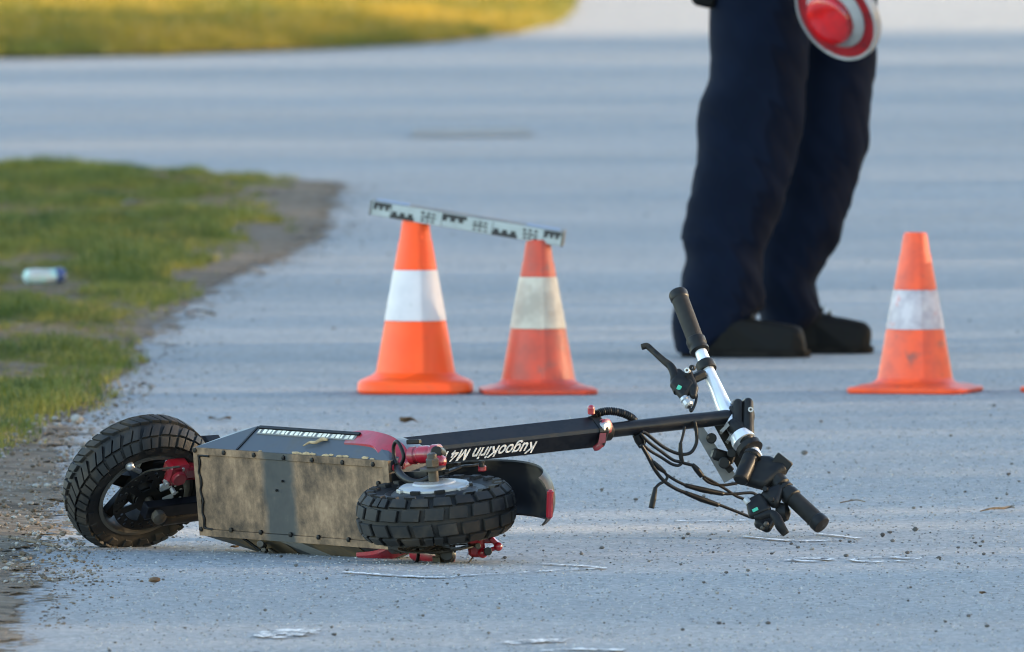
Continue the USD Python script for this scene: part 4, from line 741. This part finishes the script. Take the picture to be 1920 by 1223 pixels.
# ------------------------------------------------------------------ traffic cones and the measuring bar
def make_cone(u, v, h, r0, r1, half, rot, square, bands, mo, mw, label, group=None, skirt=0.036):
    c = G(u, v - 5); c[2] = 0.0
    t = thing("traffic_cone", label, "traffic cone", c, group)
    n = 56; th = np.linspace(0, 2 * np.pi, n, endpoint=False) + rot
    def sec(r, z, e):
        x, y = np.cos(th - rot), np.sin(th - rot); k = r / (np.abs(x) ** e + np.abs(y) ** e) ** (1.0 / e)
        X, Y = k * x, k * y; return np.c_[c[0] + X * math.cos(rot) - Y * math.sin(rot), c[1] + X * math.sin(rot) + Y * math.cos(rot), np.full(n, z)]
    def loft(secs):
        v_ = np.vstack(secs); f = []
        for i in range(len(secs) - 1):
            for j in range(n):
                k = (j + 1) % n; f += [[i * n + j, i * n + k, (i + 1) * n + k], [i * n + j, (i + 1) * n + k, (i + 1) * n + j]]
        return T(v_, f)
    e = square
    if e < 5: base = loft([sec(half - 0.005, 0.001, e), sec(half, 0.006, e), sec(half - 0.001, 0.019, e), sec(half - 0.006, 0.025, e), sec(half - 0.016, 0.029, e), sec(r0 + 0.020, 0.031, 2.4), sec(r0 + 0.008, skirt, 2), sec(r0, skirt + 0.006, 2)])
    else: base = loft([sec(half - 0.002, 0.001, e), sec(half, 0.004, e), sec(half, 0.009, e), sec(half - 0.003, 0.012, e), sec(half - 0.012, 0.013, e), sec(half - 0.020, 0.017, 5), sec(r0 + 0.012, 0.019, 2.2), sec(r0 + 0.004, 0.024, 2), sec(r0, 0.030, 2)])
    obj(t, "base", base, mo, 40)
    z0 = skirt + 0.006 if e < 5 else 0.030
    R = lambda z: r0 + (r1 - r0) * (z - z0) / (h - z0)
    b0, b1 = bands
    body = [(R(z0), z0), (R(b0 - 0.001), b0 - 0.001), (R(b0) - 0.0012, b0), (R(b1) - 0.0012, b1), (R(b1 + 0.001), b1 + 0.001), (R(h - 0.045), h - 0.045), (R(h - 0.044) - 0.0012, h - 0.043), (R(h - 0.012), h - 0.010), (r1, h - 0.002), (r1 - 0.002, h), (r1 - 0.006, h), (r1 - 0.007, h - 0.004), (r1 - 0.006, h - 0.06)]
    obj(t, "body", lathe(body, c, Z_, 56, closed=False), mo, 40)
    obj(t, "white_band", lathe([(R(b0) + 0.0002, b0 + 0.0005), (R(b0) + 0.0010, b0 + 0.002), (R(b1) + 0.0010, b1 - 0.002), (R(b1) + 0.0002, b1 - 0.0005)], c, Z_, 56, closed=False), mw, 40)
    return c
s_ = 938.0
c1 = make_cone(779, 742, 0.3495, 0.0790, 0.0255, 0.1165, 0.0, 4.5, ((742 - 606) / s_, (742 - 510) / s_), M["orange_new"], M["band_new"], "bright clean orange traffic cone with rounded base under the bar's higher end")
c2 = make_cone(1009, 743, 0.3080, 0.0735, 0.0235, 0.1150, 0.06, 9, ((743 - 621) / s_, (743 - 523) / s_), M["orange_mid"], M["band_mid"], "dull reddish traffic cone with grimy band under the bar's lower end")
c3 = make_cone(1716, 741, 0.3210, 0.0755, 0.0230, 0.1195, -0.255, 9, ((741 - 622) / s_, (741 - 547) / s_), M["orange_old"], M["band_old"], "scuffed traffic cone standing alone right of the officer's boots, nothing on top")
c4 = make_cone(2040, 739, 0.3200, 0.0755, 0.0230, 0.1195, -0.255, 9, (0.127, 0.207), M["orange_old"], M["band_old"], "traffic cone mostly out of view, its base corner just at the right edge")
# bar lies over both cone tops
pL, pR = W(697, 400, c1[1]), W(1053, 459, c2[1]); bdn = unit(pR - pL); bl_ = np.linalg.norm(pR - pL)
ROLL = math.radians(9); bu = unit(Z_ - bdn * bdn[2]); bo = np.cross(bdn, bu)
if bo[1] > 0: bo = -bo
bf = unit(bo * math.cos(ROLL) + bu * math.sin(ROLL) * 1.0); bu2 = unit(bu * math.cos(ROLL) - bo * math.sin(ROLL))      # front face, top face (tipped to the camera a little)
bu2 = unit(bu * math.cos(ROLL) + bo * math.sin(ROLL)); bf = unit(bo * math.cos(ROLL) - bu * math.sin(ROLL))
hF, hT = 0.030, 0.028
def Bp(l, f, u): return pL + bdn * l + bf * (f) + bu2 * u
c0 = pL + bdn * bl_ / 2 + bu2 * hF / 2 - bf * hT / 2 + bf * 0.020
mb = thing("measuring_bar", "black and white patterned measuring bar laid slanting across two cones", "measuring bar", (c0[0], c0[1], c0[2]))
obj(mb, "core", cbox(c0, (bdn, bf, bu2), (bl_ / 2, hT / 2, hF / 2), 0.0012), M["bar_side"], 20)
fo = c0 + bf * hT / 2
obj(mb, "front_face", cbox(fo + bf * 0.0006, (bdn, bf, bu2), (bl_ / 2 - 0.001, 0.0006, hF / 2 - 0.001), 0.0003), M["bar_white"], False)
mk = []
def sq(l, u, w, h): mk.append(cbox(fo + bf * 0.0014 + bdn * (l - bl_ / 2 + w / 2) + bu2 * (u - hF / 2 + h / 2), (bdn, bf, bu2), (w / 2, 0.0003, h / 2), 0.0001))
k_ = bl_ / 1040.0                                                   # zoomed pixels along the bar
def comb(x, w, top):
    n = 3; st = w / n
    if top: sq(x * k_, hF * 0.70, w * k_, hF * 0.24)
    else: sq(x * k_, hF * 0.05, w * k_, hF * 0.22)
    for j in range(n):
        if top: sq((x + j * st) * k_, hF * 0.46, st * 0.6 * k_, hF * 0.25)
        else: sq((x + j * st + st * 0.2) * k_, hF * 0.26, st * 0.6 * k_, hF * 0.24)
for x, w, t in ((10, 95, True), (105, 130, False), (385, 135, True), (660, 140, False), (945, 90, True)): comb(x, w, t)
dr = np.random.default_rng(5)
for x in (270, 555, 830):
    for j in range(9):
        sq((x + (j % 3) * 30 + dr.uniform(-3, 3)) * k_, hF * (0.15 + 0.25 * (j // 3)), 18 * k_, hF * dr.uniform(0.10, 0.17))
    sq((x + 10) * k_, hF * 0.44, 70 * k_, hF * 0.08)
for x in (104, 384, 660, 940): sq(x * k_, hF * 0.04, 3 * k_, hF * 0.9)
obj(mb, "printed_marks", cat(mk), M["bar_black"], False)
to_ = c0 + bu2 * hF / 2
for x, w in ((0.006, 0.068), (bl_ - 0.074, 0.068)):
    obj(mb, "end_label", cbox(to_ + bdn * (x - bl_ / 2 + w / 2) + bu2 * 0.0006, (bdn, bf, bu2), (w / 2, hT / 2 - 0.001, 0.0012), 0.0004), M["bar_label"], False)
for s in (-1, 1):
    obj(mb, "end_cap", cbox(c0 + bdn * s * (bl_ / 2 + 0.002), (bdn, bf, bu2), (0.0025, hT / 2 + 0.001, hF / 2 + 0.001), 0.001), M["bar_side"] if s > 0 else M["alu_grey"], False)

# ------------------------------------------------------------------ the officer (only the legs are in the picture; the figure is whole)
PY = 66000.0 / (668.0 + 667.0) - 38.94; SC = 888.0
px = lambda u: (u - 960.0) / SC * (49.44 / 49.44); pz = lambda v: (672.0 - v) / SC
pe = thing("person", "person standing in dark navy trousers and black boots, holding a red paddle", "person", (px(1440), PY, 0.0))
def limb(chain, res=0.012, it=8):
    man = None
    for a, b in chain:
        pts = np.vstack([ball(a[:3], a[3], 2).vertices, ball(b[:3], b[3], 2).vertices]); mm = m3.Manifold.hull_points(pts)
        man = mm if man is None else man + mm
    return man
def to_tri(man, res=0.015, it=6):
    man = man.refine_to_length(res); q = man.to_mesh(); t = T(q.vert_properties[:, :3], q.tri_verts); trimesh.smoothing.filter_taubin(t, iterations=it); return t
Px = px(1470)
def J(dx, dy, z, r): return np.array([Px + dx, PY + dy, z, r])
hip, chest, neck, head = J(-0.0, 0.02, 0.98, 0.12), J(0.02, 0.02, 1.36, 0.125), J(0.05, 0.02, 1.56, 0.058), J(0.085, 0.02, 1.70, 0.092)
shR, shL = J(0.02, -0.18, 1.46, 0.06), J(0.02, 0.22, 1.46, 0.06)
PAD = W(1572, 25, PY - 0.26); pn_ = unit([-0.60, -0.68, -0.42]); ph_ = unit([-0.57, 0.10, 0.82]); ph_ = unit(ph_ - pn_ * (ph_ @ pn_))
hand = PAD + ph_ * 0.235
elR, wrR = np.array([Px - 0.04, PY - 0.26, 1.17, 0.045]), np.r_[hand + np.array([0.0, 0.005, 0.075]), 0.030]
elL, wrL = J(0.00, 0.29, 1.17, 0.045), J(0.06, 0.29, 0.94, 0.030)
legs = []
for cx, cy, v0 in ((1345, -0.07, 640), (1500, 0.11, 632)): pass
ankN, ankF = np.array([px(1345), PY - 0.06, 0.12, 0.034]), np.array([px(1480), PY + 0.155, 0.12, 0.034])
kneN, kneF = np.array([px(1400), PY - 0.07, 0.46, 0.058]), np.array([px(1528), PY + 0.14, 0.46, 0.058])
thN, thF = np.array([px(1425), PY - 0.07, 0.86, 0.085]), np.array([px(1545), PY + 0.11, 0.86, 0.085])
body = limb([(hip, chest), (chest, neck), (neck, head), (chest, shR), (chest, shL), (shR, elR), (elR, wrR), (shL, elL), (elL, wrL), (hip, thN), (hip, thF), (thN, kneN), (kneN, ankN), (thF, kneF), (kneF, ankF)])
hp = head[:3]
for o, r in (((0.095, 0, -0.010), 0.014), ((0.105, 0, -0.022), 0.012), ((0.065, 0, -0.085), 0.040), ((0.085, 0, -0.055), 0.022), ((-0.01, 0, 0.03), 0.092), ((0.0, 0.088, -0.01), 0.022), ((0.0, -0.088, -0.01), 0.022)):
    body = body + m3.Manifold.hull_points(np.vstack([ball(hp + np.array(o), r, 2).vertices, ball(hp, 0.06, 2).vertices]))
def hand_mesh(w, d, side, grip_ax):
    """palm, four bent fingers closing round grip_ax and a thumb"""
    d = unit(d); g = unit(grip_ax); q = np.cross(d, g) * side; man = m3.Manifold.hull_points(np.vstack([ball(w, 0.026, 2).vertices] + [ball(w + d * 0.075 + g * k, 0.014, 2).vertices for k in (-0.03, 0.03)]))
    for k, L in ((-0.032, 0.85), (-0.011, 1.0), (0.011, 1.05), (0.032, 0.95)):
        a = w + d * 0.075 + g * k; b = a + d * 0.028 * L + q * 0.022; c = b + q * 0.026 * L - d * 0.016; e = c - d * 0.024 * L - q * 0.004
        for s, t, r in ((a, b, 0.010), (b, c, 0.0095), (c, e, 0.0085)):
            man = man + m3.Manifold.hull_points(np.vstack([ball(s, r, 2).vertices, ball(t, r * 0.95, 2).vertices]))
    a = w + d * 0.03 + g * 0.03; b = a + g * 0.022 + d * 0.025 + q * 0.018; c = b + d * 0.022 + q * 0.016 - g * 0.012
    for s, t, r in ((a, b, 0.013), (b, c, 0.010)): man = man + m3.Manifold.hull_points(np.vstack([ball(s, r, 2).vertices, ball(t, r * 0.9, 2).vertices]))
    return man
body = body + hand_mesh(wrR[:3], hand - wrR[:3] + np.array([0, 0, -0.02]), 1, ph_) + hand_mesh(wrL[:3], np.array([0.1, 0, -1.0]), -1, np.array([1.0, 0, 0.1]))
obj(pe, "body", to_tri(body, 0.016, 5), M["skin"], True)
for s in (-1, 1):
    obj(pe, "eye", ball(hp + np.array([0.079, s * 0.034, 0.006]), 0.013), M["eye"], True)
obj(pe, "mouth", tube([hp + np.array([0.090, -0.024, -0.062]), hp + np.array([0.101, 0, -0.060]), hp + np.array([0.090, 0.024, -0.062])], 0.005, 8), mat("lips", (0.32, 0.12, 0.10), 0.5), True)
hm = trimesh.creation.icosphere(3, 0.104); hv = hm.vertices; hk = (hv[hm.faces][:, :, 2].mean(1) > 0.012 - 0.0 * hv[hm.faces][:, :, 0].mean(1)) | (hv[hm.faces][:, :, 0].mean(1) < -0.02)
hm = T(hv + hp + np.array([-0.010, 0, 0.028]), hm.faces[hk & (hv[hm.faces][:, :, 2].mean(1) > -0.07)]); hm.remove_unreferenced_vertices(); obj(pe, "hair", hm, M["hair"], True)
# trousers: each leg lofted through the outline that its folds make
def leg_mesh(rows, cy, dep, seed):
    rows = np.array(rows, float); vs_ = np.linspace(rows[0, 0], rows[-1, 0], 90); xl, xr = np.interp(vs_, rows[:, 0], rows[:, 1]), np.interp(vs_, rows[:, 0], rows[:, 2])
    dp = np.interp(vs_, *zip(*dep)); cyy = np.interp(vs_, *zip(*cy)); n = 56; t = np.linspace(0, 2 * np.pi, n, endpoint=False); v_ = []
    for a, l, r, d, y in zip(vs_, xl, xr, dp, cyy):
        cx, hw = (px(l) + px(r)) / 2, (px(r) - px(l)) / 2; cs, sn = np.cos(t), np.sin(t)
        X = cx + hw * np.sign(cs) * np.abs(cs) ** 0.9; Y = y + d * np.sign(sn) * np.abs(sn) ** 0.9
        v_.append(np.c_[X, Y, np.full(n, pz(a))])
    v_ = np.vstack(v_); f = []; m = len(vs_)
    for i in range(m - 1):
        for j in range(n):
            k = (j + 1) % n; f += [[i * n + j, i * n + k, (i + 1) * n + k], [i * n + j, (i + 1) * n + k, (i + 1) * n + j]]
    t_ = T(v_, f); t_.fix_normals(); nn = t_.vertex_normals
    zz = v_[:, 2]; tw = v_ @ np.array([[1, 0, 0], [0, 1, 0], [0.9, 0.4, 1]]).T
    amp = np.interp(zz, [0.0, 0.10, 0.30, 0.42, 0.55, 0.9], [0.006, 0.017, 0.012, 0.010, 0.007, 0.005])
    w1 = meshkit.fbm(np.c_[tw[:, 0] * 4, tw[:, 1] * 4, tw[:, 2] * 9], 3, seed) - 0.5; w2 = meshkit.fbm(np.c_[tw[:, 0] * 11, tw[:, 1] * 11, zz * 7], 2, seed + 9) - 0.5
    ridge = 0.55 - 1.9 * np.abs(w1) ** 0.75
    v2 = v_ + nn * (amp * (1.3 * ridge * (np.abs(nn[:, 1:2]).ravel() > -1) + 0.9 * w2))[:, None]
    return T(v2, t_.faces)
near = leg_mesh([(-165, 1340, 1545), (-60, 1330, 1535), (29, 1327, 1524), (103, 1328, 1517), (150, 1325, 1512), (195, 1308, 1508), (229, 1306, 1505), (269, 1304, 1500), (332, 1296, 1488), (372, 1290, 1475), (412, 1282, 1462), (450, 1271, 1450), (470, 1277, 1442), (482, 1282, 1436), (516, 1270, 1438), (542, 1263, 1440), (580, 1261, 1438), (600, 1259, 1425), (630, 1258, 1392), (655, 1260, 1350), (664, 1266, 1330)],
                [(-165, PY - 0.05), (650, PY - 0.06)], [(-165, 0.115), (100, 0.098), (350, 0.085), (560, 0.080), (664, 0.062)], 3)
far_ = leg_mesh([(-165, 1400, 1640), (-60, 1440, 1645), (29, 1475, 1646), (114, 1478, 1646), (189, 1470, 1640), (286, 1456, 1629), (340, 1446, 1614), (395, 1436, 1598), (435, 1420, 1583), (469, 1412, 1569), (505, 1408, 1558), (520, 1406, 1551), (538, 1408, 1538), (560, 1412, 1543), (590, 1416, 1552), (615, 1420, 1530), (640, 1426, 1500)],
                [(-165, PY + 0.11), (640, PY + 0.16)], [(-165, 0.105), (100, 0.095), (350, 0.085), (560, 0.080), (650, 0.075)], 8)
seat_ = to_tri(limb([(np.r_[px(1425), PY - 0.05, pz(-130), 0.115], np.r_[px(1455), PY - 0.02, pz(-260), 0.135]), (np.r_[px(1545), PY + 0.10, pz(-130), 0.112], np.r_[px(1475), PY + 0.06, pz(-260), 0.135]), (np.r_[px(1455), PY - 0.02, pz(-260), 0.135], np.r_[px(1475), PY + 0.06, pz(-260), 0.135])]), 0.02, 3)
obj(pe, "trousers", cat([near, far_, seat_]), M["cloth"], True)
jk = to_tri(limb([(J(0.0, -0.05, 0.99, 0.155), J(0.0, 0.09, 0.99, 0.155)), (J(0.0, -0.05, 0.99, 0.155), J(0.02, -0.08, 1.38, 0.14)), (J(0.0, 0.09, 0.99, 0.155), J(0.02, 0.12, 1.38, 0.14)), (J(0.02, -0.08, 1.38, 0.14), J(0.02, 0.12, 1.38, 0.14)),
                  (shR + [0, 0, 0, 0.02], elR + [0, 0, 0, 0.018]), (elR + [0, 0, 0, 0.018], wrR + [0, 0, 0.02, 0.014]), (shL + [0, 0, 0, 0.02], elL + [0, 0, 0, 0.018]), (elL + [0, 0, 0, 0.018], wrL + [0, 0, 0.02, 0.014]),
                  (J(0.02, -0.08, 1.38, 0.14), shR + [0, 0, 0, 0.02]), (J(0.02, 0.12, 1.38, 0.14), shL + [0, 0, 0, 0.02])]), 0.02, 4)
obj(pe, "jacket", jk, M["cloth"], True)
obj(pe, "holster", hull(np.vstack([ball(W(u, v, PY - 0.10), r, 2).vertices for u, v, r in ((1312, -4, 0.018), (1330, 2, 0.016), (1300, -70, 0.03), (1350, -80, 0.03))])), M["boot"], 40)
def boot(u0, u1, v0, cy, yaw):
    """heel u0, toe u1 (pixels), sole at v0"""
    L = (u1 - u0) / SC; h = px(u0); o = np.array([h, cy, 0.0]); dx = np.array([math.cos(yaw), math.sin(yaw), 0]); dy = np.array([-dx[1], dx[0], 0]); z0 = 0.0
    P = lambda t, s, z: o + dx * L * t + dy * s + Z_ * z
    man = None
    out = [(0.05, 0.0), (0.07, 0.022), (0.18, 0.031), (0.45, 0.031), (0.70, 0.042), (0.86, 0.038), (0.95, 0.024), (0.99, 0.0)]
    poly = [P(t, s, 0) for t, s in out] + [P(t, -s, 0) for t, s in out[::-1][1:-1]]
    for segs in ([(0.20, 0, 0.055, 0.026), (0.42, 0, 0.066, 0.026)], [(0.42, 0, 0.066, 0.026), (0.66, 0.0, 0.050, 0.026)], [(0.66, 0.0, 0.052, 0.026), (0.85, 0.0, 0.042, 0.027)], [(0.20, 0, 0.06, 0.026), (0.27, 0, 0.115, 0.030)], [(0.42, 0, 0.064, 0.026), (0.32, 0, 0.115, 0.030)]):
        a, b = [np.vstack([ball(P(t, s + w, z), r, 2).vertices for w in (-0.008, 0.008)]) for t, s, z, r in segs]
        mm = m3.Manifold.hull_points(np.vstack([a, b, [p + Z_ * z for z in (0.012, 0.022) for p in poly if min(segs[0][0], segs[1][0]) - 0.12 < (p - o) @ dx / L < max(segs[0][0], segs[1][0]) + 0.13]])); man = mm if man is None else man + mm
    up_ = to_tri(man, 0.008, 8)
    so = hull([p + Z_ * z for p in poly for z in (0.004, 0.016)] + [P(0.5, 0, 0.001) + (p - P(0.5, 0, 0)) * 0.985 for p in poly])
    b = obj(pe, "boot", up_, M["boot"], True); obj(b, "sole", so, M["sole"], 30)
    obj(b, "lace", cat([tube([P(t, -0.030, z), P(t + 0.01, 0, z + 0.006), P(t, 0.030, z)], 0.003, 6) for t, z in ((0.50, 0.092), (0.44, 0.102), (0.57, 0.084))]), M["cable"], True)
boot(1262, 1522, 672, PY - 0.075, -0.10)
boot(1442, 1642, 664, PY + 0.17, 0.05)
# the signalling paddle in the hand
pd = thing("signal_paddle", "round red and white police signalling paddle held at hip height", "signal paddle", tuple(PAD))
Rp = 0.106
obj(pd, "rim", lathe([(0.0, -0.012), (Rp * 0.96, -0.012), (Rp, -0.008), (Rp, 0.008), (Rp * 0.975, 0.012), (Rp * 0.945, 0.011), (Rp * 0.935, 0.006), (0.0, 0.006)][1:], PAD, pn_, 64), M["white_plastic"], 30)
obj(pd, "red_ring", lathe([(Rp * 0.935, 0.0065), (Rp * 0.93, 0.008), (Rp * 0.63, 0.009), (Rp * 0.60, 0.007)], PAD, pn_, 64), M["red_foil"], 30)
obj(pd, "white_ring", lathe([(Rp * 0.70, 0.0085), (Rp * 0.70, 0.011), (Rp * 0.60, 0.022), (Rp * 0.50, 0.026)], PAD, pn_, 64), M["white_plastic"], 40)
obj(pd, "lens", lathe([(Rp * 0.53, 0.024), (Rp * 0.53, 0.038), (Rp * 0.47, 0.045), (Rp * 0.28, 0.051), (Rp * 0.02, 0.053)], PAD, pn_, 48), M["red_lens"], 50)
obj(pd, "rear_lens", lathe([(Rp * 0.455, -0.012), (Rp * 0.44, -0.020), (Rp * 0.2, -0.028), (0.002, -0.030)], PAD, pn_, 48), M["red_lens"], 50)
obj(pd, "handle", tube([PAD + ph_ * (Rp - 0.004), PAD + ph_ * (Rp + 0.03), PAD + ph_ * (Rp + 0.06), PAD + ph_ * (Rp + 0.20)], [0.019, 0.015, 0.0165, 0.0165], 20), M["white_plastic"], 40)

# ------------------------------------------------------------------ litter, leaves, twigs, clods
cw = 66000.0 / (545 + 667.0) - 38.94; cc = W(85, 533, cw); cc[2] = max(cc[2], 0.034)
cn = thing("drink_can", "crushed pale drink can lying in the verge grass", "can", (cc[0], cc[1], 0.0))
ca_ = unit([1.0, 0.25, 0.03]); pr = [(0.008, -0.048), (0.013, -0.048), (0.017, -0.043), (0.017, -0.02), (0.0155, 0.0), (0.0165, 0.018), (0.017, 0.038), (0.013, 0.045), (0.008, 0.046)]
cm = lathe(pr, cc, ca_, 32); k = meshkit.fbm((cm.vertices - cc) * 60, 3, 4) - 0.5; cm = T(cm.vertices + cm.vertex_normals * (k * 0.010)[:, None] * [1, 1, 0.7], cm.faces)
obj(cn, "body", cm, M["can_white"], 30)
obj(cn, "printed_end", lathe([(0.0172, 0.024), (0.0178, 0.026), (0.0178, 0.039), (0.014, 0.046)], cc, ca_, 32), M["can_blue"], 30)
def lump(name, label, u, v, w, h, m, seed, cat_, z=0.004):
    p = G(u, v); d = 66000.0 / (v + 667.0); s = d / FPX; mm = trimesh.creation.icosphere(3, 1.0)
    vv_ = mm.vertices * (0.55 + 0.75 * meshkit.fbm(mm.vertices * 1.6 + seed * 5.3, 4, seed))[:, None]
    obj(None, name, T(p + vv_ * [w * s * 0.55, w * s * 0.5, h * s * 0.6] + [0, 0, h * s * 0.25 + z], mm.faces), M[m], True, label=label, category=cat_)
lump("earth_clod", "large grey brown clod at the far edge of the near grass", 286, 352, 62, 30, "dirt", 1, "clod", 0.01)
lump("earth_clod", "smaller pale clod in the grass left of the big clod", 252, 402, 48, 26, "dirt", 2, "clod", 0.01)
lump("earth_clod", "dark crumb of earth alone on the asphalt below the front tyre", 290, 1094, 22, 9, "dead_leaf", 3, "clod")
lump("pebble", "rounded dark pebble on the asphalt right of the lower grip", 1716, 999, 10, 8, "grit", 4, "pebble")
lump("pebble", "dark pebble by the far right chalk end of the handlebar outline", 1655, 1009, 8, 7, "grit", 5, "pebble")
lump("pebble", "small dark stone on the asphalt right of the throttle", 1508, 855, 12, 8, "grit", 6, "pebble")
lump("stone", "pale stone in the bare earth behind the front tyre", 145, 800, 24, 16, "stone", 7, "stone", 0.01)
def leaf(label, u, v, w, h, seed):
    p = G(u, v); s = 66000.0 / (v + 667.0) / FPX; r = np.random.default_rng(seed); n, m = 13, 5; v_ = []
    for i in range(n):
        t = i / (n - 1); wd = math.sin(math.pi * t) ** 0.8 * 0.5 * (1 + 0.25 * math.sin(9 * t + seed))
        for j in range(m):
            q = j / (m - 1) * 2 - 1; v_.append([(t - 0.5) * w * s, q * wd * w * s * 0.8, h * s * (0.15 + 0.55 * abs(q) ** 1.5 * math.sin(2.5 * t + seed) ** 2 + 0.25 * math.sin(5 * t + seed * 2) ** 2)])
    v_ = np.array(v_) + p + [0, 0, 0.003]; f = []
    for i in range(n - 1):
        for j in range(m - 1): f += [[i * m + j, (i + 1) * m + j, (i + 1) * m + j + 1], [i * m + j, (i + 1) * m + j + 1, i * m + j + 1]]
    f = np.array(f); N = len(v_); t = T(np.vstack([v_, v_ - [0, 0, 0.0012]]), np.vstack([f, f[:, ::-1] + N])); obj(None, "dead_leaf", t, M["dead_leaf"], True, label=label, category="leaf")
leaf("curled dark dead leaf on the asphalt behind the stem", 771, 797, 44, 16, 1)
leaf("small dead leaf on the asphalt behind the deck", 412, 790, 42, 8, 2)
leaf("dark leaf scrap on the asphalt below the front of the deck", 437, 1030, 22, 5, 3)
leaf("dry leaf scrap in the foreground right of the middle", 1845, 1117, 18, 6, 4)
def twig(label, pts, r):
    P = np.array([G(u, v) for u, v in pts]) + [0, 0, 0.005]; P[:, 2] += np.abs(np.sin(np.arange(len(P)) * 1.9)) * 0.004
    obj(None, "twig", tube(P, r, 7), M["twig"], True, label=label, category="twig")
twig("forked dark twig lying on the asphalt at the right edge", [(1838, 964), (1860, 963), (1880, 961), (1896, 958), (1902, 962)], [0.001, 0.0019, 0.0022, 0.002, 0.001])
twig("thin twig at the back of the bare verge left of the front tyre", [(0, 1014), (35, 1020), (60, 1024), (95, 1030), (112, 1036)], 0.0024)
twig("short pale twig on the dirt edge above the scooter's front tyre", [(350, 592), (372, 589), (402, 596)], 0.003)
twig("thin straw on the asphalt in front of the handlebar outline", [(1575, 948), (1605, 947), (1622, 949)], 0.0011)
